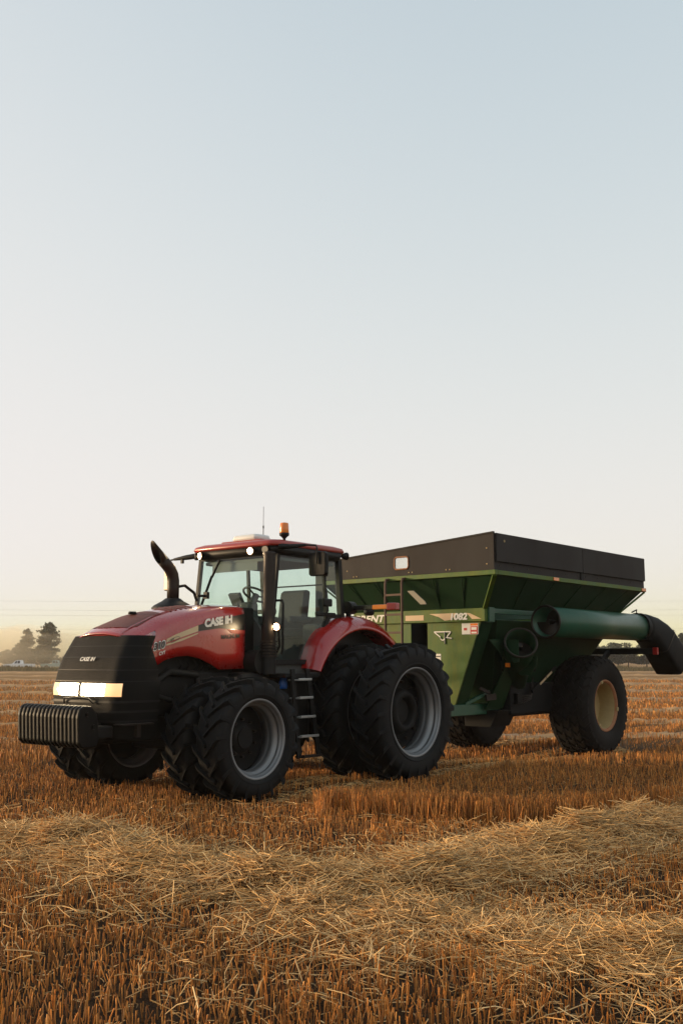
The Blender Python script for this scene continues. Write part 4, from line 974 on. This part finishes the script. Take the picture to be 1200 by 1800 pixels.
def scatter(d0, d1, spacing, step, keep, margin):
    """points on drilled rows inside the wedge the field of view covers"""
    lim = d1 + 3; r = np.arange(-lim * 1.2, lim * 1.2, spacing); t = np.arange(-lim * 1.2, lim * 1.2, step)
    A, B = np.meshgrid(r, t); A = A.ravel(); B = B.ravel()
    x = A * rowper[0] + B * rowdir[0]; y = A * rowper[1] + B * rowdir[1] + d1 * .5
    mk = (y > d0) & (y < d1) & (np.abs(x) < y * .36 + margin); A, B, x, y = A[mk], B[mk], x[mk], y[mk]
    mk = rng.random(len(x)) < keep; x, y = x[mk], y[mk]
    x = x + rng.normal(0, spacing * .17, len(x)); y = y + rng.normal(0, spacing * .17, len(y))
    return np.stack([x, y], 1)
V = []; F3 = []; TI = []
def add_stalks(P, h, rad, sides, lean=.16):
    global nv
    n_ = len(P); ang = rng.random(n_) * 2 * pi; ln = np.abs(rng.normal(0, lean, n_)) * h
    z0 = gh(P[:, 0], P[:, 1]) - .01
    tx_ = P[:, 0] + np.cos(ang) * ln; ty_ = P[:, 1] + np.sin(ang) * ln
    a0 = rng.random(n_) * 2 * pi; tint = .35 + 1.25 * rng.random(n_) ** 1.9
    warm = rng.random(n_)
    cols = np.stack([tint, tint * (.80 + .32 * warm), tint * (.62 + .75 * warm ** 1.5)], 1)
    base = sum(len(v) for v in V)
    vv = []
    for lev in (0, 1):
        for k in range(sides):
            q = a0 + (2 * pi * k / sides if sides > 2 else pi * k)
            cx = P[:, 0] if lev == 0 else tx_; cy = P[:, 1] if lev == 0 else ty_; cz = z0 if lev == 0 else z0 + h
            rr = rad * (1.0 if lev == 0 else .92)
            vv.append(np.stack([cx + np.cos(q) * rr, cy + np.sin(q) * rr, cz + (0 if lev == 0 else 1) * np.cos(q * 3) * rr], 1))
    arr = np.stack(vv, 1).reshape(-1, 3); V.append(arr); TI.append(np.repeat(cols, 2 * sides, 0))
    i0 = base + np.arange(n_) * 2 * sides
    for k in range(sides if sides > 2 else 1):
        k2 = (k + 1) % sides
        F3.append(np.stack([i0 + k, i0 + k2, i0 + sides + k2, i0 + sides + k], 1))
def field(P, h0, rad, sides, lean=.16):
    hh, hb = swath_h(P); cr_, trk = crushed(P)
    hgt = h0 * (.55 + .6 * rng.random(len(P))) * (.72 + .55 * vnoise(P[:, 0], P[:, 1], .8, 9))
    hgt = np.where(trk, hgt * .4, hgt)
    patch = vnoise(P[:, 0], P[:, 1], .45, 21)
    keep = (hb < .07) & ~cr_ & (rng.random(len(P)) < .30 + .95 * patch) & (~trk | (rng.random(len(P)) < .35))
    hgt = hgt * (1 - .5 * np.clip(hb / .07, 0, 1))
    add_stalks(P[keep], hgt[keep], rad * (.7 + .6 * rng.random(keep.sum())), sides, lean)
field(scatter(3.2, 9, .13, .0105, .92, 2.2), .102, .0037, 3, .26)
field(scatter(9, 17, .13, .0145, .95, 2.5), .115, .0042, 3, .22)
field(scatter(17, 34, .15, .026, .9, 3), .15, .0062, 2)
field(scatter(34, 58, .30, .085, .9, 4), .15, .014, 2)
field(scatter(58, 95, .5, .16, .7, 4), .14, .02, 2)
# the taller uncut strip
n_ = 9000; seg = rng.random(n_) * (len(tallp) - 1); i = seg.astype(int); fr_ = seg - i
P = tallp[i] * (1 - fr_[:, None]) + tallp[i + 1] * fr_[:, None] + rng.normal(0, 1, (n_, 2)) * np.array([.05, .24])
kp = vnoise(P[:, 0], P[:, 1], .35, 31) > .28; P = P[kp]
add_stalks(P, .19 + .13 * rng.random(len(P)), .0034, 3, .22)
def tri_object(name, Vs, Fs, Ts, m):
    v = np.concatenate(Vs); f_ = np.concatenate(Fs); me = bpy.data.meshes.new(name)
    me.vertices.add(len(v)); me.vertices.foreach_set('co', v.ravel())
    k = f_.shape[1]; me.loops.add(f_.size); me.loops.foreach_set('vertex_index', f_.ravel().astype(np.int32))
    me.polygons.add(len(f_)); me.polygons.foreach_set('loop_start', np.arange(0, f_.size, k, dtype=np.int32)); me.polygons.foreach_set('loop_total', np.full(len(f_), k, np.int32))
    ca = me.attributes.new('tint', 'FLOAT_COLOR', 'POINT'); c4 = np.ones((len(v), 4), np.float32); c4[:, :3] = np.concatenate(Ts); ca.data.foreach_set('color', c4.ravel())
    me.materials.append(M[m]); me.update(); me.validate()
    o = bpy.data.objects.new(name, me); COL.objects.link(o); return o
o = tri_object('stubble', V, F3, TI, 'stubble'); tag(o, 'short orange cut wheat stubble standing in rows', kind='stuff')
print('stubble quads', len(o.data.polygons))

# ------------------------------------------------------------------ straw windrows: a mound sheet and loose straws over it
xs_ = np.arange(-7, 8, .07); ys_ = np.arange(4.2, 15.5, .07); XX, YY = np.meshgrid(xs_, ys_); PP = np.stack([XX.ravel(), YY.ravel()], 1)
H, HB = swath_h(PP); ZZ = gh(PP[:, 0], PP[:, 1]) + np.where(HB > .03, H * .72 - .012, -.06); ok = (HB > .03).reshape(XX.shape)
nx_ = len(xs_); fl = []
jj, ii = np.nonzero(ok[:-1, :-1] | ok[1:, 1:] | ok[1:, :-1] | ok[:-1, 1:]); a_ = jj * nx_ + ii
fl = np.stack([a_, a_ + 1, a_ + nx_ + 1, a_ + nx_], 1)
Vs = [np.stack([PP[:, 0], PP[:, 1], ZZ], 1)]; Ts = [np.full((len(PP), 3), .20) * np.array([1, .72, .45])]; Fs = [fl]  # mound sheet tinted dark, painting in the shade between straws
def straws(P, zoff, n_len, rad, flat=.2, bias=None):
    n_ = len(P); yaw = rng.random(n_) * 2 * pi if bias is None else bias + (vnoise(P[:, 0], P[:, 1], .38, 77) - .5) * 4.2 + rng.normal(0, .42, n_)
    pit = rng.normal(0, flat, n_); L = n_len * (.35 + .9 * rng.random(n_))
    hh, _ = swath_h(P); zc = gh(P[:, 0], P[:, 1]) + hh * .75 + zoff
    d = np.stack([np.cos(yaw) * np.cos(pit), np.sin(yaw) * np.cos(pit), np.sin(pit)], 1)
    s_ = np.stack([-np.sin(yaw), np.cos(yaw), np.zeros(n_)], 1)
    c = np.stack([P[:, 0], P[:, 1], zc], 1); bend = rng.normal(0, .13, n_)[:, None] * L[:, None]; droop = np.abs(rng.normal(0, .06, n_)) * L
    base = sum(len(v) for v in Vs); vv = []
    for t in (-.5, 0, .5):
        cc = c + d * (L * t)[:, None] + s_ * bend * (1 - 4 * t * t); cc[:, 2] += (0 if t == 0 else -1) * droop
        for k in range(3):
            q = 2 * pi * k / 3; vv.append(cc + (s_ * math.cos(q) + np.array([0, 0, 1]) * math.sin(q)) * rad)
    Vs.append(np.stack(vv, 1).reshape(-1, 3))
    tint = .30 + 1.0 * rng.random(n_) ** .85; wm = rng.random(n_); cols = np.stack([tint, tint * (.86 + .22 * wm), tint * (.70 + .6 * wm)], 1)
    Ts.append(np.repeat(cols, 9, 0)); i0 = base + np.arange(n_) * 9
    for lv in (0, 3):
        for k in range(3):
            k2 = (k + 1) % 3; Fs.append(np.stack([i0 + lv + k, i0 + lv + k2, i0 + lv + 3 + k2, i0 + lv + 3 + k], 1))
def along(path, n_, sg):
    L = np.hypot(*np.diff(path, axis=0).T); cum = np.concatenate([[0], np.cumsum(L)]); t = rng.random(n_) * cum[-1]; i = np.clip(np.searchsorted(cum, t) - 1, 0, len(L) - 1)
    fr_ = (t - cum[i]) / L[i]; p = path[i] * (1 - fr_[:, None]) + path[i + 1] * fr_[:, None]; tg = (path[i + 1] - path[i]) / L[i][:, None]
    off = rng.normal(0, sg, n_); q = p + np.stack([-tg[:, 1], tg[:, 0]], 1) * off[:, None]
    return q, np.arctan2(tg[:, 1], tg[:, 0])
q, bi = along(swA, 38000, .40); kk = vnoise(q[:, 0], q[:, 1], .27, 91) > .33; q = q[kk]; bi = bi[kk]; straws(q, rng.random(len(q)) * .06 - .015, .40, .0036, .2, bi)
q, bi = along(swA, 8000, .55); straws(q, rng.random(len(q)) * .09, .32, .0034, .40)
q, bi = along(swB, 12000, .42); kk = vnoise(q[:, 0], q[:, 1], .27, 91) > .36; q = q[kk]; bi = bi[kk]; straws(q, rng.random(len(q)) * .05 - .01, .36, .0034, .2, bi)
q, bi = along(swB, 4000, .5); straws(q, rng.random(len(q)) * .08, .27, .0032, .40)
# straws strewn thinly over the near stubble
n_ = 4500; yy = 3.6 + rng.random(n_) * 9; xx = (rng.random(n_) - .5) * 2 * (yy * .36 + 1.5); q = np.stack([xx, yy], 1); q = q[vnoise(xx, yy, .7, 44) > .5]
straws(q, .02 + rng.random(len(q)) * .09, .22, .0034, .3)
n_ = 9000; yy = 3.4 + rng.random(n_) * 13; xx = (rng.random(n_) - .5) * 2 * (yy * .36 + 1.5); q = np.stack([xx, yy], 1)
straws(q, .006 + rng.random(len(q)) * .02, .075, .0032, .25)
q = np.stack([rng.uniform(-5, 6, 40000), rng.uniform(11, 26, 40000)], 1); cr_, tk = crushed(q); q = q[tk & ~cr_]; q = q[:7000]
straws(q, .012 + rng.random(len(q)) * .03, .17, .0034, .2)
o = tri_object('straw_windrow', Vs, Fs, Ts, 'straw'); tag(o, 'pale loose straw lying in raked windrows', kind='stuff')
print('straw quads', len(o.data.polygons))

# far windrows across the field (thin ridges, too far to tell the straws apart)
Vs = []; Fs = []; Ts = []
for r_i, (y0, sl, ww, hh_) in enumerate(((25, .10, .7, .16), (30, .11, .8, .2), (37, .10, .9, .22), (46, .12, 1.0, .26), (58, .10, 1.1, .28), (74, .11, 1.2, .3), (95, .1, 1.4, .32), (120, .1, 1.6, .34), (150, .1, 1.8, .36))):
    half = y0 * .45 + 12; xs_ = np.arange(-half, half, max(.18, y0 * .006)); prof_ = np.array([-1, -.6, -.2, .2, .6, 1]); hp = np.array([-.1, .55, 1, .95, .5, -.1])
    cy = y0 + xs_ * sl + .7 * (vnoise(xs_, xs_ * 0 + y0, 14, 60 + r_i) - .5)
    g = np.stack([np.repeat(xs_[:, None], 6, 1) + rng.normal(0, .05, (len(xs_), 6)), cy[:, None] + prof_ * ww * (.7 + .6 * rng.random((len(xs_), 1))), np.zeros((len(xs_), 6))], -1)
    g[..., 2] = gh(g[..., 0], g[..., 1]) + hp * hh_ * .5 * (.35 + 1.0 * rng.random((len(xs_), 6))) * (.7 + .6 * vnoise(xs_, xs_ * 0, 2.2, 80 + r_i))[:, None]
    base = sum(len(v) for v in Vs); Vs.append(g.reshape(-1, 3)); Ts.append(np.full((len(xs_) * 6, 3), 1.) * (.36 + .35 * rng.random((len(xs_) * 6, 1))) * np.array([1, .82, .66]))
    i, j = np.meshgrid(np.arange(len(xs_) - 1), np.arange(5), indexing='ij'); a_ = base + i.ravel() * 6 + j.ravel(); Fs.append(np.stack([a_, a_ + 6, a_ + 7, a_ + 1], 1))
o = tri_object('far_windrow', Vs, Fs, Ts, 'straw'); tag(o, 'distant raked straw rows crossing the field', kind='stuff')

# verge grass at the far edge of the field
Vs = []; Fs = []; Ts = []
n_ = 30000; yy = 172 + rng.random(n_) * 20; xx = (rng.random(n_) - .5) * 190; hh_ = .35 + .55 * rng.random(n_) ** 2; hh_ *= .5 + vnoise(xx, yy, 7, 70)
wv = .10 + .1 * rng.random(n_); ln = rng.normal(0, .12, n_)
z0 = gh(xx, yy); vv = [np.stack([xx - wv, yy, z0], 1), np.stack([xx + wv, yy + .05, z0], 1), np.stack([xx + ln, yy, z0 + hh_], 1)]
Vs.append(np.stack(vv, 1).reshape(-1, 3)); Fs.append(np.arange(n_ * 3).reshape(-1, 3)); t_ = .6 + .6 * rng.random(n_); Ts.append(np.repeat(np.stack([t_, t_, t_], 1), 3, 0))
o = tri_object('verge_grass', Vs, Fs, Ts, 'grass'); tag(o, 'rough dry grass along the far edge of the field', kind='stuff')

# ------------------------------------------------------------------ trees
def crown_mesh(name, kind, h, r, nleaf, seed, m):
    rg = np.random.default_rng(seed); pts = []
    if kind == 'conifer':
        nb = 95; bz = h * (.12 + .86 * rg.random(nb)); ba = rg.random(nb) * 2 * pi; bl = r * (1 - (bz / h) ** 1.6) ** .8 * (.45 + .75 * rg.random(nb)) + .25; up = rg.normal(.12, .22, nb)
        i = rg.integers(0, nb, nleaf); t = rg.random(nleaf) ** .6; rad = bl[i] * t; a = ba[i] + rg.normal(0, .10, nleaf)
        P = np.stack([np.cos(a) * rad, np.sin(a) * rad, bz[i] + rad * up[i]], 1) + rg.normal(0, h * .016, (nleaf, 3))
    else:
        nb = 26; ca = rg.random(nb) * 2 * pi; cz = h * (.30 + .62 * rg.random(nb)); cr_ = r * np.sqrt(np.clip(1 - ((cz / h - .55) / .5) ** 2, .05, 1)) * (.3 + .6 * rg.random(nb))
        c = np.stack([np.cos(ca) * cr_, np.sin(ca) * cr_, cz], 1); sz = h * (.07 + .08 * rg.random(nb)); i = rg.integers(0, nb, nleaf)
        d = rg.normal(0, 1, (nleaf, 3)); d /= np.linalg.norm(d, axis=1)[:, None]; P = c[i] + d * (sz[i] * rg.random(nleaf) ** .4)[:, None] * np.array([1.25, 1.25, .8])
    s_ = h * (.014 + .022 * rg.random(nleaf)); u = rg.normal(0, 1, (nleaf, 3)); u /= np.linalg.norm(u, axis=1)[:, None]; w_ = np.cross(u, rg.normal(0, 1, (nleaf, 3))); w_ /= np.linalg.norm(w_, axis=1)[:, None]
    q = np.stack([P - u * s_[:, None], P + w_ * s_[:, None] * .6, P + u * s_[:, None], P - w_ * s_[:, None] * .6], 1).reshape(-1, 3)
    me = bpy.data.meshes.new(name); me.from_pydata(q.tolist(), [], np.arange(nleaf * 4).reshape(-1, 4).tolist()); me.materials.append(M[m]); return me
def trunk_mesh(name, kind, h, seed):
    rg = random.Random(seed); mb = MB(); top = h * (.96 if kind == 'conifer' else .7)
    mb.tube([(0, 0, -.2), (.05, 0, h * .3), (-.04, .05, h * .6), (0, 0, top)], [h * .022, h * .017, h * .011, h * .003], 8)
    for k in range(16):
        z = h * (.2 + .7 * k / 16) if kind == 'conifer' else h * (.25 + .4 * k / 16); a = rg.random() * 6.28; L = h * (.20 * (1 - z / h) + .04) if kind == 'conifer' else h * (.22 + .12 * rg.random())
        mb.tube([(0, 0, z), (math.cos(a) * L * .5, math.sin(a) * L * .5, z + L * (.05 if kind == 'conifer' else .45)), (math.cos(a) * L, math.sin(a) * L, z + L * (0 if kind == 'conifer' else .8))], [h * .007, h * .005, h * .002], 5)
    o = mb.build(name, 'bark'); me = o.data; bpy.data.objects.remove(o); return me
kinds = {}
for i, (kd, h_, r_, nl, m) in enumerate((('conifer', 10, 2.6, 5200, 'leaf1'), ('conifer', 10, 3.1, 5200, 'leaf1'), ('broad', 8, 3.4, 5200, 'leaf1'), ('broad', 6, 3.2, 5200, 'leaf2'), ('conifer', 7, 1.6, 4200, 'leaf2'), ('broad', 5, 3.0, 5200, 'leaf2'))):
    kinds[i] = (crown_mesh('crown', kd, h_, r_, nl, 40 + i, m), trunk_mesh('trunk', kd, h_, 90 + i))
def tree(k, x, y, sc_, label, name='tree', group=None):
    e_ = empty(name, (x, y, float(gh(x, y)) - .05), random.uniform(0, 6.28)); e_.scale = (sc_ * 1.3, sc_ * 1.3, sc_)
    for nm, me in zip(('crown', 'trunk'), kinds[k]):
        c = bpy.data.objects.new(nm, me); COL.objects.link(c); c.parent = e_
    tag(e_, label, 'tree', group); return e_
D_ = 215.
def sx(px, D): return (px - 600) / 1750. * D
tree(1, sx(90, D_), D_, .98, 'tall hazy conifer with a forked ragged top beside the tractor nose', 'conifer_tree')
tree(0, sx(41, D_), D_ + 4, .85, 'hazy pointed conifer standing over the white pickup', 'conifer_tree')
tree(0, sx(63, D_), D_ + 8, .68, 'lower hazy conifer between the two taller conifers', 'conifer_tree')
tree(2, sx(22, D_), D_ + 6, .66, 'rounded hazy tree at the front of the pickup', 'broadleaf_tree')
tree(2, sx(75, D_), D_ + 2, .62, 'rounded hazy tree behind the bed of the pickup', 'broadleaf_tree')
for px, k, s_ in ((-8, 2, .55), (-45, 3, .7), (-90, 2, .6), (112, 2, .52), (140, 3, .62), (5, 3, .62)):
    tree(k, sx(px, D_), D_ + 10, s_, 'low hazy tree in the wood beyond the pickup', 'broadleaf_tree', 'low trees of the wood beyond the pickup')
D2 = 190.
tree(4, sx(1195, D2), D2, .98, 'dark pointed conifer beyond the tip of the cart spout', 'conifer_tree')
for i, (px, k, s_) in enumerate(((985, 5, .95), (1012, 3, .8), (1040, 5, 1.0), (1062, 3, .85), (1085, 5, 1.05), (1108, 3, .8), (1130, 5, 1.0), (1152, 3, .78), (1175, 5, .95), (1205, 3, .8), (1230, 5, 1.1), (1262, 3, 1.0), (1300, 5, 1.2))):
    tree(k, sx(px, D2 + 3), D2 + 3 + (i % 3) * 2, s_, 'dark broadleaf tree in the low tree line beyond the cart', 'broadleaf_tree', 'tree line beyond the cart')

# ------------------------------------------------------------------ parked vehicles
def pickup(loc, rz, body, label, scale=1.):
    e_ = empty('pickup_truck', loc, rz); tag(e_, label, 'pickup truck'); e_.scale = (scale,) * 3
    b_ = MB(); side = [(-2.9, .55), (-2.9, 1.12), (-.55, 1.15), (-.5, 1.12), (1.0, 1.16), (2.5, 1.05), (2.9, .98), (2.95, .55), (2.35, .5), (2.2, .78), (1.9, .88), (1.6, .78), (1.45, .5), (-1.3, .5), (-1.45, .78), (-1.75, .88), (-2.05, .78), (-2.2, .55)]
    b_.prism(side, 1, -.95, .95, .03); b_.build('body', body, e_)
    c_ = MB(); vs = []
    for (x, z, y) in ((-.6, 1.14, .90), (1.15, 1.14, .90), (.45, 1.83, .74), (-.45, 1.86, .74)): vs += [(x, y, z), (x, -y, z)]
    c_.add(vs, [(0, 2, 4, 6), (1, 7, 5, 3), (6, 4, 5, 7), (2, 3, 5, 4), (0, 6, 7, 1), (0, 1, 3, 2)]); cab_ = c_.build('cab', body, e_)
    for sg in (1, -1):
        for (xa, xb2) in ((-.42, .10), (.18, .72)):
            yy0 = sg * .875; yy1 = sg * .775
            quad('window', [(xa, yy0, 1.22), (xb2, yy0, 1.22), (xb2 - (.30 if xb2 > .5 else .02), yy1, 1.72), (xa + .02, yy1, 1.72)][::sg], 'darkglass', cab_, .01)
        for x in (1.9, -1.75):
            wm = MB(); wm.lathe_y([(-.13, .2), (-.14, .33), (-.10, .40), (.10, .40), (.14, .33), (.13, .2)], (0, 0, 0), 24); wo = wm.build('wheel', 'rubber', e_); wo.location = (x, sg * .84, .40)
            rm_ = MB(); rm_.lathe_y([(sg * .10, 0), (sg * .12, .12), (sg * .125, .2)], (0, 0, 0), 16); rm_.build('rim', 'silver', wo)
        MB().box((2.80, min(sg * .6, sg * .9), .82), (2.97, max(sg * .6, sg * .9), .98), .02).build('headlight', 'lampoff', e_)
    quad('windscreen', [(1.10, -.80, 1.19), (1.10, .80, 1.19), (.50, .68, 1.78), (.50, -.68, 1.78)], 'darkglass', cab_, .01)
    MB().box((2.9, -.9, .45), (3.02, .9, .62), .03).build('bumper', 'steelgrey', e_)
    return e_
DT = 200.
pk = pickup((sx(41, DT), DT, float(gh(-64, DT)) - .02), R(178), 'truckw', 'white crew cab pickup parked at the hazy field edge')
pickup((sx(104, DT + 12), DT + 12, float(gh(-60, DT)) - .02), R(4), 'truckt', 'pale teal pickup half hidden by the tractor nose')

# ------------------------------------------------------------------ power line
DP = 235.
poles = []
for px_ in (-105., 105.):
    e_ = empty('utility_pole', (px_, DP, float(gh(px_, DP)) - .05)); tag(e_, 'wooden utility pole carrying the wires at the west end' if px_ < 0 else 'wooden utility pole carrying the wires at the east end', 'utility pole')
    MB().tube([(0, 0, -.3), (0, 0, 16.2)], [.2, .12], 10).build('pole', 'wood', e_)
    for z in (15.6, 12.0): MB().box((-.07, -1.4, z - .1), (.07, 1.4, z), .01).build('crossarm', 'wood', e_)
for k, (z, dy, nm) in enumerate(((15.65, -1.2, 'topmost thin wire of the power line above the field'), (13.7, 1.2, 'second wire down of the power line above the field'), (12.35, -1.2, 'third wire down of the power line above the field'), (9.2, 0, 'lowest thin wire of the power line above the field'))):
    pts = [(-105 + 210 * t, DP + dy, z - 1.1 * (1 - (2 * t - 1) ** 2) * .5) for t in np.linspace(0, 1, 25)]
    o = MB().tube(pts, .013, 5, caps=False).build('power_line', 'wire'); tag(o, nm, 'power line')

# ------------------------------------------------------------------ haze
hz = bpy.data.materials.new('dusty_air'); hz.use_nodes = True; n = hz.node_tree.nodes; l = hz.node_tree.links
n.remove(n['Principled BSDF']); pv = n.new('ShaderNodeVolumePrincipled'); pv.inputs['Color'].default_value = (1, .93, .82, 1); pv.inputs['Density'].default_value = .00045; pv.inputs['Anisotropy'].default_value = .6
l.new(pv.outputs[0], n['Material Output'].inputs['Volume'])
o = MB().box((-420, -120, -1.4), (420, 520, 17)).build('haze', hz); tag(o, 'thin dusty evening air over the field', kind='stuff')

# drifting dust raised beyond the field edge, in front of the wood
dm = bpy.data.materials.new('field_dust'); dm.use_nodes = True; n = dm.node_tree.nodes; l = dm.node_tree.links
n.remove(n['Principled BSDF']); pv = n.new('ShaderNodeVolumePrincipled'); pv.inputs['Color'].default_value = (1, .88, .66, 1); pv.inputs['Density'].default_value = .028; pv.inputs['Anisotropy'].default_value = .6
l.new(pv.outputs[0], n['Material Output'].inputs['Volume'])
for (cx, cy, rx, ry, rz_, lab) in ((-75, 231, 60, 36, 9.5, 'golden dust cloud drifting round the white pickup'),):
    vs = []; fs = []; NU, NV = 40, 10
    for j in range(NV + 1):
        ph = pi / 2 * j / NV
        for i in range(NU):
            a = 2 * pi * i / NU; k = 1 + .16 * math.sin(3 * a + 1) + .10 * math.sin(7 * a + 2 * j)
            vs.append((cx + rx * k * math.cos(a) * math.cos(ph), cy + ry * k * math.sin(a) * math.cos(ph), -.6 + rz_ * (1 + .12 * math.sin(4 * a)) * math.sin(ph)))
    for j in range(NV):
        for i in range(NU): fs.append((j * NU + i, j * NU + (i + 1) % NU, (j + 1) * NU + (i + 1) % NU, (j + 1) * NU + i))
    fs.append(tuple(range(NU))[::-1])
    o = MB().add(vs, fs, True).build('dust_cloud', dm); tag(o, lab, kind='stuff')
